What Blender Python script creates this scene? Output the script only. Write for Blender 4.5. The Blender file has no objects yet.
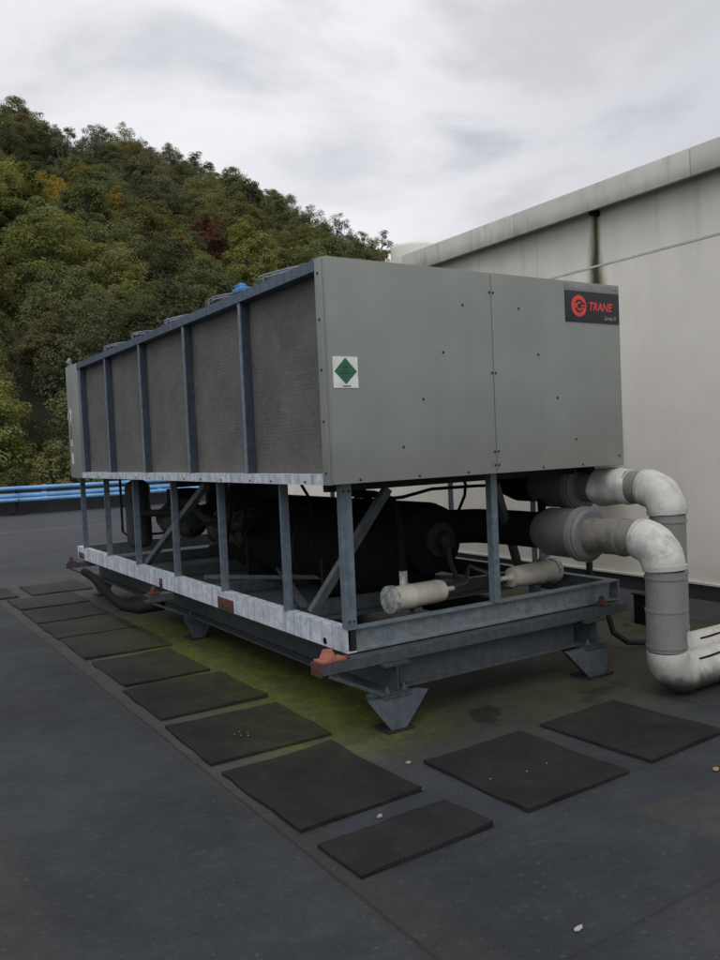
import bpy, bmesh, math, random
from mathutils import Vector, Matrix, noise, Euler
random.seed(7)
scene = bpy.context.scene
COL = scene.collection
B = 1.37                      # height of the chiller cabinet's underside above the roof
PI = math.pi

# ------------------------------------------------------------------ mesh helpers
def box(bm, x0, x1, y0, y1, z0, z1, bev=0.0):
    t = bmesh.new()
    vs = [t.verts.new(p) for p in ((x0,y0,z0),(x1,y0,z0),(x1,y1,z0),(x0,y1,z0),(x0,y0,z1),(x1,y0,z1),(x1,y1,z1),(x0,y1,z1))]
    for f in ((3,2,1,0),(4,5,6,7),(0,1,5,4),(1,2,6,5),(2,3,7,6),(3,0,4,7)):
        t.faces.new([vs[i] for i in f])
    if bev: bmesh.ops.bevel(t, geom=t.edges[:], offset=bev, segments=2, affect='EDGES', profile=0.6)
    join(bm, t)
def join(bm, t):
    m = bpy.data.meshes.new('tmp'); t.to_mesh(m); t.free(); bm.from_mesh(m); bpy.data.meshes.remove(m)
def prism(bm, pts, axis, a, b):
    """closed polygon pts in the plane across axis, pushed from a to b along it"""
    def P(p, h):
        return {'x': (h, p[0], p[1]), 'y': (p[0], h, p[1]), 'z': (p[0], p[1], h)}[axis]
    A = [bm.verts.new(P(p, a)) for p in pts]; Bv = [bm.verts.new(P(p, b)) for p in pts]
    n = len(pts); fs = []
    for i in range(n):
        j = (i+1) % n; fs.append(bm.faces.new((A[i], A[j], Bv[j], Bv[i])))
    fs.append(bm.faces.new(A[::-1])); fs.append(bm.faces.new(Bv))
    bmesh.ops.recalc_face_normals(bm, faces=fs)
def chan(w, d, z0, z1, fl, t):          # C section: web at w, flanges pointing in direction d
    return [(w,z0),(w+d*fl,z0),(w+d*fl,z0+t),(w+d*t,z0+t),(w+d*t,z1-t),(w+d*fl,z1-t),(w+d*fl,z1),(w,z1)]
def isec(c, z0, z1, w, t, tw):
    h = w/2; q = tw/2
    return [(c-h,z0),(c+h,z0),(c+h,z0+t),(c+q,z0+t),(c+q,z1-t),(c+h,z1-t),(c+h,z1),(c-h,z1),(c-h,z1-t),(c-q,z1-t),(c-q,z0+t),(c-h,z0+t)]
def bar(bm, a, b, w, t, up=(0,0,1)):     # flat or square bar from a to b
    a, b = Vector(a), Vector(b); d = (b-a).normalized(); u = Vector(up)
    s = d.cross(u).normalized(); u = s.cross(d).normalized()
    vs = []
    for p in (a, b):
        for i, j in ((-1,-1),(1,-1),(1,1),(-1,1)): vs.append(bm.verts.new(p + s*i*w/2 + u*j*t/2))
    fs = [bm.faces.new([vs[i] for i in f]) for f in ((0,1,2,3),(7,6,5,4),(0,4,5,1),(1,5,6,2),(2,6,7,3),(3,7,4,0))]
    bmesh.ops.recalc_face_normals(bm, faces=fs)
def tube(bm, path, r, n=14, caps=True):
    path = [Vector(p) for p in path]; rings = []; ref = None
    for i, p in enumerate(path):
        d = (path[min(i+1, len(path)-1)] - path[max(i-1, 0)]).normalized()
        if ref is None:
            ref = d.orthogonal().normalized()
        else:
            ref = (ref - d*ref.dot(d)).normalized()
        s = d.cross(ref); rr = r[i] if isinstance(r, (list, tuple)) else r
        rings.append([bm.verts.new(p + (ref*math.cos(2*PI*k/n) + s*math.sin(2*PI*k/n))*rr) for k in range(n)])
    fs = []
    for a, b in zip(rings, rings[1:]):
        for k in range(n): fs.append(bm.faces.new((a[k], a[(k+1)%n], b[(k+1)%n], b[k])))
    if caps: fs.append(bm.faces.new(rings[0][::-1])); fs.append(bm.faces.new(rings[-1]))
    bmesh.ops.recalc_face_normals(bm, faces=fs)
def lathe(bm, o, axis, prof, n=28):      # prof: (distance along axis, radius)
    a = Vector(axis).normalized(); o = Vector(o)
    pts = [o + a*t for t, _ in prof]
    u = a.orthogonal().normalized(); s = a.cross(u); rings = []
    for p, (_, r) in zip(pts, prof):
        r = max(r, 0.0004)
        rings.append([bm.verts.new(p + (u*math.cos(2*PI*k/n) + s*math.sin(2*PI*k/n))*r) for k in range(n)])
    fs = []
    for a_, b_ in zip(rings, rings[1:]):
        for k in range(n): fs.append(bm.faces.new((a_[k], a_[(k+1)%n], b_[(k+1)%n], b_[k])))
    fs.append(bm.faces.new(rings[0][::-1])); fs.append(bm.faces.new(rings[-1]))
    bmesh.ops.recalc_face_normals(bm, faces=fs)
def arc(c, a, b, n=8):                   # quarter turn from corner-a to corner-b around an elbow corner c
    c, a, b = Vector(c), Vector(a), Vector(b)
    o = a + b - c; out = []
    for i in range(n+1):
        t = PI/2*i/n; out.append(o + (a-o)*math.cos(t) + (b-o)*math.sin(t))
    return out
def crumple(bm, amp, sc, seed=0.0):
    bm.normal_update()
    for v in bm.verts:
        v.co += v.normal * amp * (noise.noise(v.co*sc + Vector((seed, seed*2, 0)))*1.3 + 0.5*noise.noise(v.co*sc*2.7 + Vector((seed,0,7))))

WL = {}
def obj(name, bm, mat, parent=None, local=False, smooth=True, ang=32):
    off = Vector((0,0,0)) if local else Vector((0,0,B))
    if parent is not None and not local: off -= WL[parent.name]
    loc = Vector((0,0,0))
    for v in bm.verts: v.co += off
    if parent is None and not local and len(bm.verts):
        mn = [min(v.co[i] for v in bm.verts) for i in range(3)]; mx = [max(v.co[i] for v in bm.verts) for i in range(3)]
        loc = Vector(((mn[0]+mx[0])/2, (mn[1]+mx[1])/2, mn[2]))
        for v in bm.verts: v.co -= loc
    me = bpy.data.meshes.new(name); bm.to_mesh(me); bm.free()
    if smooth:
        me.polygons.foreach_set('use_smooth', [True]*len(me.polygons)); me.set_sharp_from_angle(angle=math.radians(ang))
    me.materials.append(mat)
    o = bpy.data.objects.new(name, me); COL.objects.link(o); o.location = loc
    if parent is not None:
        o.parent = parent; WL[o.name] = WL.get(parent.name, Vector((0,0,0)))
    else: WL[o.name] = loc.copy()
    return o
def tag(o, label, cat, group=None, kind=None):
    if label: o['label'] = label
    if cat: o['category'] = cat
    if group: o['group'] = group
    if kind: o['kind'] = kind
    return o
def thing(name, label, cat, loc, group=None, rz=0.0):
    o = bpy.data.objects.new(name, None); COL.objects.link(o); o.empty_display_size = .2
    o.location = loc; o.rotation_euler = (0,0,rz); WL[o.name] = Vector(loc)
    return tag(o, label, cat, group)
def part(name, fn, mat, parent, **k):
    bm = bmesh.new(); fn(bm); return obj(name, bm, mat, parent, **k)
def dup(root, loc, rz=None, scale=None):
    r = root.copy(); COL.objects.link(r); r.location = loc
    if rz is not None: r.rotation_euler = (r.rotation_euler.x, r.rotation_euler.y, rz)
    if scale is not None: r.scale = scale
    for ch in list(root.children):
        c = ch.copy(); COL.objects.link(c); c.parent = r
        for g in list(ch.children):
            d = g.copy(); COL.objects.link(d); d.parent = c
    return r

# ------------------------------------------------------------------ node helpers
class N:
    def __init__(s, name):
        s.m = bpy.data.materials.new(name); s.m.use_nodes = True; s.t = s.m.node_tree
        s.b = s.t.nodes['Principled BSDF']
        s.geo = s.t.nodes.new('ShaderNodeNewGeometry'); s.tc = s.t.nodes.new('ShaderNodeTexCoord')
        s.pos = s.geo.outputs['Position']; s.oc = s.tc.outputs['Object']
        s.sep = s.t.nodes.new('ShaderNodeSeparateXYZ'); s.lk(s.pos, s.sep.inputs[0])
        s.X, s.Y, s.Z = s.sep.outputs
    def lk(s, a, b): s.t.links.new(a, b)
    def inp(s, sock, v):
        if isinstance(v, (int, float)): sock.default_value = v
        elif isinstance(v, (tuple, list)): sock.default_value = (*v, 1) if len(v) == 3 and sock.type == 'RGBA' else v
        else: s.lk(v, sock)
    def math(s, op, a, b=0.0, c=None):
        n = s.t.nodes.new('ShaderNodeMath'); n.operation = op; s.inp(n.inputs[0], a); s.inp(n.inputs[1], b)
        if c is not None: s.inp(n.inputs[2], c)
        return n.outputs[0]
    def ss(s, v, e0, e1):                # smooth step from e0 to e1
        n = s.t.nodes.new('ShaderNodeMapRange'); n.interpolation_type = 'SMOOTHSTEP'
        s.inp(n.inputs[0], v); n.inputs[1].default_value = e0; n.inputs[2].default_value = e1
        return n.outputs[0]
    def bandm(s, v, a0, a1, b0, b1): return s.math('MULTIPLY', s.ss(v, a0, a1), s.math('SUBTRACT', 1.0, s.ss(v, b0, b1)))
    def noise(s, scale, detail=4, rough=.55, vec=None, stretch=None, dist=0):
        n = s.t.nodes.new('ShaderNodeTexNoise'); n.inputs['Scale'].default_value = scale
        n.inputs['Detail'].default_value = detail; n.inputs['Roughness'].default_value = rough; n.inputs['Distortion'].default_value = dist
        v = vec or s.pos
        if stretch:
            mp = s.t.nodes.new('ShaderNodeMapping'); mp.inputs['Scale'].default_value = stretch; s.lk(v, mp.inputs[0]); v = mp.outputs[0]
        s.lk(v, n.inputs['Vector']); return n.outputs['Fac']
    def wave(s, scale, direction='X', dist=0.0, vec=None):
        n = s.t.nodes.new('ShaderNodeTexWave'); n.wave_type = 'BANDS'; n.bands_direction = direction
        n.inputs['Scale'].default_value = scale; n.inputs['Distortion'].default_value = dist; n.inputs['Detail'].default_value = 1
        s.lk(vec or s.pos, n.inputs['Vector']); return n.outputs['Fac']
    def mix(s, f, a, b, mode='MIX'):
        n = s.t.nodes.new('ShaderNodeMix'); n.data_type = 'RGBA'; n.blend_type = mode
        s.inp(n.inputs[0], f); s.inp(n.inputs[6], a); s.inp(n.inputs[7], b); return n.outputs[2]
    def bump(s, h, strength=.3, dist=.01):
        n = s.t.nodes.new('ShaderNodeBump'); n.inputs['Strength'].default_value = strength; n.inputs['Distance'].default_value = dist
        s.lk(h, n.inputs['Height'])
        prev = s.b.inputs['Normal']
        if prev.is_linked: s.lk(prev.links[0].from_socket, n.inputs['Normal'])
        s.lk(n.outputs[0], prev)
    def out(s, col, rough=.6, metal=0.0, spec=None):
        s.inp(s.b.inputs['Base Color'], col); s.inp(s.b.inputs['Roughness'], rough); s.inp(s.b.inputs['Metallic'], metal)
        if spec is not None: s.b.inputs['Specular IOR Level'].default_value = spec
        return s.m
def sc(c, k): return tuple(x*k for x in c)
def simple(name, c, rough=.6, metal=0.0, var=.35, scale=6, dirt=None, dirt_amt=.5, dscale=2.5, bump=0.0, stretch=None, spec=None):
    n = N(name)
    col = n.mix(n.ss(n.noise(scale, 5, .6, stretch=stretch), .3, .7), sc(c, 1-var), sc(c, 1+var*.6))
    if dirt is not None:
        col = n.mix(n.math('MULTIPLY', n.ss(n.noise(dscale, 6, .65), .45, .75), dirt_amt), col, dirt)
    if bump: n.bump(n.noise(scale*6, 4), bump, .004)
    r = n.math('MULTIPLY_ADD', n.noise(scale*1.7, 3), .3, rough-.15)
    return n.out(col, r, metal, spec)

# ------------------------------------------------------------------ materials
M = {}
def panel_mat():
    n = N('green_grey_cabinet_paint'); c = (.222,.24,.22)
    col = n.mix(n.ss(n.noise(1.3, 5, .6), .3, .75), sc(c,.9), sc(c,1.08))
    run = n.ss(n.noise(9, 4, .6, stretch=(1,1,.07)), .52, .8)
    col = n.mix(n.math('MULTIPLY', run, .34), col, (.17,.175,.15))
    low = n.math('SUBTRACT', 1.0, n.ss(n.Z, B+.0, B+.28))
    col = n.mix(n.math('MULTIPLY', low, n.math('MULTIPLY', n.noise(14, 5), .42)), col, (.15,.15,.125))
    col = n.mix(n.math('MULTIPLY', n.ss(n.noise(60, 3), .63, .72), .35), col, (.3,.31,.28))
    n.bump(n.noise(1.1, 2), .6, .05); n.bump(n.noise(4.5, 2, .4), .18, .02)
    return n.out(col, n.math('MULTIPLY_ADD', n.noise(5, 3), .2, .42), 0.0, .4)
M['panel'] = panel_mat()
def coil_mat():
    n = N('weathered_coil_fins'); c = (.108,.105,.1)
    big = n.noise(2.6, 6, .65); mid = n.noise(14, 5, .7, stretch=(1,.7,1.6))
    col = n.mix(n.ss(big, .3, .7), sc(c,.76), sc(c,1.2))
    col = n.mix(n.math('MULTIPLY', n.ss(mid, .45, .8), .5), col, (.175,.167,.155))
    # fin edges: fine vertical lines, faint tube rows, bent and matted patches
    fins = n.wave(21, 'Y', .9); rows = n.wave(15, 'Z', .9)
    patch = n.ss(n.noise(4, 5, .65), .4, .65)
    col = n.mix(n.math('MULTIPLY', n.ss(rows, .55, .95), n.math('MULTIPLY_ADD', patch, .35, .2)), col, sc(c,.5))
    col = n.mix(n.math('MULTIPLY', n.ss(fins, .55, .95), .42), col, sc(c,.45))
    col = n.mix(n.math('MULTIPLY', n.ss(n.noise(34, 5, .75, stretch=(1,.4,1.6)), .5, .7), .4), col, sc(c,.42))
    col = n.mix(n.math('MULTIPLY', n.ss(n.noise(20, 5, .75, stretch=(1,2.2,.3)), .52, .72), .45), col, sc(c,1.65))
    edge = n.math('SUBTRACT', 1.0, n.ss(n.math('ADD', n.Z, n.math('MULTIPLY', n.noise(9, 4), .2)), B+.1, B+.3))
    col = n.mix(n.math('MULTIPLY', edge, .35), col, (.13,.115,.095))
    n.bump(fins, .35, .004); n.bump(mid, .5, .01)
    return n.out(col, .8)
M['coil'] = coil_mat()
def galv(name, c, streak, dark=(.12,.14,.16), rough=.5, metal=.25):
    n = N(name)
    col = n.mix(n.ss(n.noise(22, 5, .65), .3, .72), sc(c,.72), sc(c,1.15))
    st = n.ss(n.noise(17, 4, .6, stretch=(1,1,.05)), .42, .72)
    col = n.mix(n.math('MULTIPLY', st, streak), col, dark)
    col = n.mix(n.math('MULTIPLY', n.ss(n.noise(7, 6, .7), .6, .78), .4), col, (.16,.15,.13))
    col = n.mix(n.math('MULTIPLY', n.ss(n.noise(11, 5, .7, vec=n.oc), .69, .76), .5), col, (.12,.055,.03))
    n.bump(n.noise(60, 4), .12, .003)
    return n.out(col, n.math('MULTIPLY_ADD', n.noise(18, 3), .3, rough-.15), metal)
M['rail'] = galv('pale_galvanised_rail', (.52,.56,.615), .68, (.17,.205,.25), .6, .08)
M['endrail'] = galv('grey_galvanised_end_rail', (.17,.2,.22), .45, (.08,.1,.115))
M['post'] = galv('blue_grey_galvanised_post', (.13,.165,.2), .55, (.05,.065,.08))
M['toprail'] = galv('dark_blue_grey_rail', (.1,.135,.185), .5, (.04,.055,.08))
M['webshade'] = galv('shaded_post_web', (.045,.058,.078), .4, (.025,.03,.04))  # darker copy of the flange steel, the side face's shade put into its colour
M['flange'] = galv('blue_grey_post_flange', (.17,.22,.275), .4, (.08,.1,.13))
M['steel'] = galv('dark_painted_support_steel', (.058,.07,.077), .5, (.028,.035,.038), .55, .1)
M['longbeam'] = galv('shaded_beam_paint', (.042,.05,.055), .4, (.02,.025,.028), .6, .1)
M['leg'] = galv('grey_support_leg', (.085,.105,.125), .35, (.05,.06,.07), .55, .1)
M['dark'] = simple('dark_grimy_steel', (.018,.019,.021), .7, 0, .4, 8, (.04,.034,.028), .4, spec=.2)
M['brace'] = galv('dull_brace_steel', (.085,.1,.108), .5, (.035,.043,.047), .55, .1)
M['black'] = simple('black_foam_insulation', (.006,.006,.0065), .85, 0, .4, 5, spec=.15)
M['comp'] = simple('grey_compressor_casting', (.055,.057,.057), .7, 0, .35, 6, (.03,.025,.022), .5, 4, .2, spec=.25)
M['rust'] = simple('brown_rust', (.09,.03,.018), .85, 0, .5, 25, (.03,.02,.016), .6, 18, .4)
M['orange'] = simple('weathered_orange_rubber', (.3,.1,.065), .7, 0, .3, 12, (.2,.09,.06), .7, 14, .3)
M['cream'] = simple('cream_filter_shell', (.56,.54,.46), .5, 0, .12, 8, (.22,.2,.15), .55, 7)
M['capgrey'] = simple('scratched_grey_cap', (.42,.44,.43), .5, 0, .5, 30, (.12,.13,.13), .7, 16)
M['copper'] = simple('tarnished_copper', (.07,.055,.045), .5, .3, .3, 8)
M['screw'] = simple('dull_screw_head', (.035,.036,.036), .5, .3, .3, 40)
def jacket(name, c, grime, amt, lo=None):
    n = N(name)
    col = n.mix(n.ss(n.noise(5, 5, .6), .3, .7), sc(c,.85), sc(c,1.08))
    col = n.mix(n.math('MULTIPLY', n.ss(n.noise(5, 7, .72, dist=.15), .44, .68), amt), col, grime)
    col = n.mix(n.math('MULTIPLY', n.ss(n.noise(38, 5, .7, stretch=(1,1,.4)), .56, .72), amt*.6), col, sc(grime,.7))
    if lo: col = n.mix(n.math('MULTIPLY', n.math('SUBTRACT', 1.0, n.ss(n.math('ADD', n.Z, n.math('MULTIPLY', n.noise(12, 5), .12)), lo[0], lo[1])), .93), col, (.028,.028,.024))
    n.bump(n.noise(26, 4), .25, .004)
    return n.out(col, .55, 0.0)
M['pipe'] = jacket('grey_pipe_jacket', (.2,.2,.195), (.1,.1,.095), .4)
M['pipe_dark'] = jacket('stained_pipe_jacket', (.2,.19,.165), (.07,.065,.055), .75)
M['white'] = jacket('grimy_white_elbow_cover', (.54,.535,.51), (.17,.17,.145), .6)
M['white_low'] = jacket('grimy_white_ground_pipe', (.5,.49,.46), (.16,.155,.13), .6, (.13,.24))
M['drum'] = jacket('dark_grey_coupling_cover', (.135,.14,.14), (.06,.065,.065), .55)
M['fan'] = simple('grey_fan_guard', (.2,.22,.24), .5, .3, .3, 10)
M['bluetape'] = simple('bright_blue_plastic', (.05,.21,.45), .45, 0, .25, 14)
M['signblack'] = simple('navy_black_sign_face', (.016,.019,.027), .45, 0, .25, 8)
M['signred'] = simple('red_sign_ink', (.62,.06,.05), .5, 0, .12, 20)
M['signgrey'] = simple('grey_sign_ink', (.3,.31,.32), .5, 0, .1, 20)
M['signtop'] = simple('faded_sign_strip', (.2,.205,.2), .5, 0, .2, 12, (.28,.28,.27), .5, 20)
M['labelwhite'] = simple('white_label', (.66,.7,.66), .5, 0, .08, 14, (.4,.43,.4), .35, 12)
M['labelgreen'] = simple('dark_green_label_ink', (.012,.115,.062), .5, 0, .15, 20)
M['labeldark'] = simple('dark_label_ink', (.01,.05,.03), .5, 0, .1, 20)
def stucco():
    n = N('pale_stucco_wall'); c = (.755,.728,.668)
    col = n.mix(n.ss(n.noise(.7, 5, .6), .3, .7), sc(c,.9), sc(c,1.05))
    col = n.mix(n.math('MULTIPLY', n.ss(n.noise(3.2, 6, .65, stretch=(1,1,.16)), .45, .8), .24), col, (.42,.4,.35))
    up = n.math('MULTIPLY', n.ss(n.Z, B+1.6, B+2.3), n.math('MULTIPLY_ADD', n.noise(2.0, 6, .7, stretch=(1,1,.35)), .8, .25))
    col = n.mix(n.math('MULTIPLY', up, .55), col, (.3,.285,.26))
    # outlet stain: black core with green flanks running down the wall
    nz = n.math('MULTIPLY', n.math('SUBTRACT', n.noise(7, 5, .6, stretch=(1,1,.25)), .5), .10)
    dy = n.math('ABSOLUTE', n.math('ADD', n.math('SUBTRACT', n.Y, 1.66), nz))
    wid = n.math('MULTIPLY_ADD', n.math('SUBTRACT', B+2.28, n.Z), .10, .05)
    rel = n.math('DIVIDE', dy, wid)
    zone = n.ss(n.Z, B-1.1, B+.4)
    col = n.mix(n.math('MULTIPLY', n.math('MULTIPLY', n.math('SUBTRACT', 1.0, n.ss(rel, .45, 1.2)), n.math('MULTIPLY_ADD', zone, .5, .3)), 1.0), col, (.2,.195,.1))
    col = n.mix(n.math('MULTIPLY', n.math('MULTIPLY', n.math('SUBTRACT', 1.0, n.ss(rel, .1, .65)), zone), .9), col, (.018,.018,.014))
    jt = n.math('SUBTRACT', 1.0, n.ss(n.math('ABSOLUTE', n.math('SUBTRACT', n.Y, 2.42)), .004, .012))
    col = n.mix(n.math('MULTIPLY', jt, n.math('MULTIPLY', n.ss(n.Z, B+1.79, B+1.8), .28)), col, (.3,.29,.26))
    for at, wd_, ln in ((.58,.05,1.0),(2.62,.06,1.4),(4.55,.05,1.2),(.98,.03,.7),(3.3,.03,.9)):
        sm = n.math('SUBTRACT', 1.0, n.ss(n.math('ABSOLUTE', n.math('ADD', n.math('SUBTRACT', n.Y, at), n.math('MULTIPLY', nz, .5))), wd_*.2, wd_))
        col = n.mix(n.math('MULTIPLY', sm, n.math('MULTIPLY', n.ss(n.Z, B+2.28-ln, B+2.28), .2)), col, (.27,.26,.21))
    base = n.math('SUBTRACT', 1.0, n.ss(n.Z, B-1.09, B-.8))
    col = n.mix(n.math('MULTIPLY', base, n.math('MULTIPLY', n.noise(3, 5), .45)), col, (.33,.32,.24))
    n.bump(n.noise(90, 4, .7), .35, .004); n.bump(n.noise(1.2, 3), .25, .03)
    return n.out(col, .88, 0, .3)
M['stucco'] = stucco()
def fascia_mat():
    n = N('weathered_roof_fascia'); c = (.56,.555,.51)
    col = n.mix(n.ss(n.noise(1.6, 5, .6), .3, .7), sc(c,.88), sc(c,1.08))
    col = n.mix(n.math('MULTIPLY', n.ss(n.noise(8, 6, .65, stretch=(1,1,.2)), .5, .75), .5), col, (.24,.235,.2))
    low = n.math('SUBTRACT', 1.0, n.ss(n.Z, B+2.27, B+2.4))
    col = n.mix(n.math('MULTIPLY', low, n.math('MULTIPLY', n.noise(6, 5), .75)), col, (.16,.155,.13))
    return n.out(col, .6)
M['fascia'] = fascia_mat()
M['flash'] = simple('black_wall_flashing', (.018,.019,.021), .55, 0, .35, 3, (.05,.05,.045), .4)
M['lip'] = simple('pale_flashing_strip', (.5,.5,.47), .6, 0, .15, 6)
M['vent'] = simple('off_white_roof_vent', (.62,.6,.56), .6, 0, .06, 3)
M['parapet'] = simple('dark_parapet_membrane', (.03,.031,.034), .7, 0, .35, 2)
M['bluepipe'] = simple('blue_painted_pipe', (.16,.36,.62), .35, 0, .2, 1.5, (.07,.18,.36), .6, 3)
M['pebble'] = simple('pale_pebble', (.24,.21,.17), .8, 0, .3, 90)
M['leafdry'] = simple('dry_leaf', (.27,.19,.12), .8, 0, .3, 60)
M['fleck'] = simple('white_flake', (.3,.3,.29), .7, 0, .15, 60)

def moss(n):
    w = n.math('MULTIPLY', n.math('SUBTRACT', n.noise(2.2, 4, .6), .5), .7)
    x = n.math('ADD', n.X, w); y = n.math('ADD', n.Y, w)
    a = n.math('MULTIPLY', n.bandm(x, -.62, .02, .35, 1.0), n.bandm(y, -.35, .3, 2.8, 5.4))
    b = n.math('MULTIPLY', n.bandm(x, .5, 1.6, 1.9, 2.7), n.bandm(y, -1.0, -.4, -.1, .6))
    c = n.math('MULTIPLY', n.ss(x, 2.3, 3.1), n.bandm(y, -.9, .1, 3., 6.))
    t = n.math('MAXIMUM', a, n.math('MAXIMUM', n.math('MULTIPLY', b, .22), n.math('MULTIPLY', c, .3)))
    k = n.math('MULTIPLY', n.math('MULTIPLY_ADD', n.ss(n.noise(5.5, 6, .7), .3, .68), .7, .3), n.math('MULTIPLY_ADD', n.ss(n.noise(23, 6, .75), .36, .62), .5, .55))
    return n.math('MULTIPLY', t, k)
def roof_mat():
    n = N('dark_roof_membrane'); c = (.0315,.035,.041)
    col = n.mix(n.ss(n.noise(.8, 7, .7), .32, .68), sc(c,.7), sc(c,1.25))
    col = n.mix(n.math('MULTIPLY', n.ss(n.noise(5, 7, .72), .5, .75), .35), col, (.062,.066,.073))
    col = n.mix(n.math('MULTIPLY', n.ss(n.noise(2.1, 7, .7, dist=.8), .55, .75), .4), col, (.026,.027,.029))
    wob = n.math('MULTIPLY', n.math('SUBTRACT', n.noise(6, 5, .65), .5), .12)
    xw = n.math('ADD', n.X, wob)
    # worn brown strip along the pads, wet area below the unit, its shade also painted into the colour
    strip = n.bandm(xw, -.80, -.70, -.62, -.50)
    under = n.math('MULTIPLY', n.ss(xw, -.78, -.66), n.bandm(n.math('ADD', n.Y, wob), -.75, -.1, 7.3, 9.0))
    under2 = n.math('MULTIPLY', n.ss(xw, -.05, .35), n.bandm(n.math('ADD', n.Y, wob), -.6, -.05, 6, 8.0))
    br = n.noise(3.5, 6, .65)
    col = n.mix(n.math('MULTIPLY', strip, .8), col, n.mix(br, (.02,.0185,.0165), (.05,.046,.04)))
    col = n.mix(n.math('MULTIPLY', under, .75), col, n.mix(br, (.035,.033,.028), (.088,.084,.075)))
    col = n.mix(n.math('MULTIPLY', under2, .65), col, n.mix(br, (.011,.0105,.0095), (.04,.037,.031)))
    # dirt films: left foreground, right foreground
    yw = n.math('ADD', n.Y, wob)
    d1 = n.math('MULTIPLY', n.bandm(xw, -2.6, -2.2, -1.70, -1.60), n.bandm(yw, -2.2, -1.2, .1, .5))
    d2 = n.math('MULTIPLY', n.bandm(xw, .55, .585, 1.0, 1.4), n.bandm(n.math('ADD', yw, n.math('MULTIPLY', n.X, .25)), -1.62, -1.59, -1.24, -1.2))
    d3 = n.math('MULTIPLY', n.ss(xw, -.12, .05), n.ss(yw, -1.88, -2.0))
    dd = n.math('MAXIMUM', n.math('MULTIPLY', d1, .5), n.math('MAXIMUM', n.math('MULTIPLY', d2, .6), n.math('MULTIPLY', d3, .35)))
    col = n.mix(n.math('MULTIPLY', dd, n.math('MULTIPLY_ADD', n.ss(n.noise(9, 6, .7), .3, .65), .6, .3)), col, (.058,.05,.04))
    m = moss(n)
    col = n.mix(n.math('MULTIPLY', m, .95), col, n.mix(n.noise(9, 5), (.055,.075,.007), (.18,.2,.018)))
    n.bump(n.math('MULTIPLY', m, n.noise(65, 4, .7)), .8, .012)
    # lap seams of the membrane
    def seam(v, at, wd): return n.math('SUBTRACT', 1.0, n.ss(n.math('ABSOLUTE', n.math('SUBTRACT', v, at)), wd*.4, wd))
    wv = n.math('ADD', n.X, n.math('MULTIPLY', wob, .15)); wy = n.math('ADD', n.Y, n.math('MULTIPLY', wob, .15))
    s = seam(wv, -.725, .012)
    for at in (-2.95, 1.93): s = n.math('MAXIMUM', s, seam(wv, at, .014))
    for at in (-1.93, 9.2, 13.0, 17.2): s = n.math('MAXIMUM', s, n.math('MULTIPLY', seam(wy, at, .012 if at < 5 else .05), .7))
    col = n.mix(n.math('MULTIPLY', s, .55), col, (.016,.016,.017))
    col = n.mix(n.math('MULTIPLY', n.math('MULTIPLY', seam(n.Y, 16.0, .25), n.noise(1.5, 4)), .9), col, (.11,.115,.12))
    col = n.mix(n.math('MULTIPLY', n.ss(n.noise(24, 6, .75), .52, .72), .34), col, (.07,.072,.074))
    col = n.mix(n.math('MULTIPLY', n.ss(n.noise(13, 7, .75, dist=1.2), .56, .7), .5), col, (.02,.02,.021))
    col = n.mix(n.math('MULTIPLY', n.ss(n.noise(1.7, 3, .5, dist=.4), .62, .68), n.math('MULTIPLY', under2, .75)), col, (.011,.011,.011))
    col = n.mix(n.math('MULTIPLY', n.ss(n.noise(120, 3, .6), .66, .74), .6), col, (.11,.105,.095))
    scuff = n.math('MULTIPLY', n.ss(n.noise(16, 6, .8, stretch=(.25,1.6,1), dist=.5), .6, .72), n.ss(n.noise(1.3, 3), .42, .6))
    col = n.mix(n.math('MULTIPLY', scuff, .5), col, (.085,.088,.092))
    scuff2 = n.math('MULTIPLY', n.ss(n.noise(11, 6, .8, stretch=(1.4,.2,1), dist=.8), .6, .7), n.ss(n.noise(.9, 3), .45, .6))
    col = n.mix(n.math('MULTIPLY', scuff2, .45), col, (.018,.018,.019))
    grit = n.ss(n.noise(48, 2, .5), .66, .72)
    col = n.mix(n.math('MULTIPLY', grit, .35), col, (.1,.098,.09))
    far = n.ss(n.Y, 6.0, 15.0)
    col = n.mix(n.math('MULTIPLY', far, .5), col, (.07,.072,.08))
    n.bump(n.noise(70, 4, .7), .6, .005); n.bump(n.noise(1.4, 4), .5, .035); n.bump(n.noise(8, 5, .6), .45, .01); n.bump(n.noise(3.2, 3, .5, stretch=(.5,1.5,1), dist=1.5), .45, .03); n.bump(s, .4, .004)
    return n.out(col, n.math('SUBTRACT', n.math('MULTIPLY_ADD', n.noise(2.4, 6, .7), .45, .42), n.math('MULTIPLY', under2, .12)), 0, .17)
M['roof'] = roof_mat()
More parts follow.
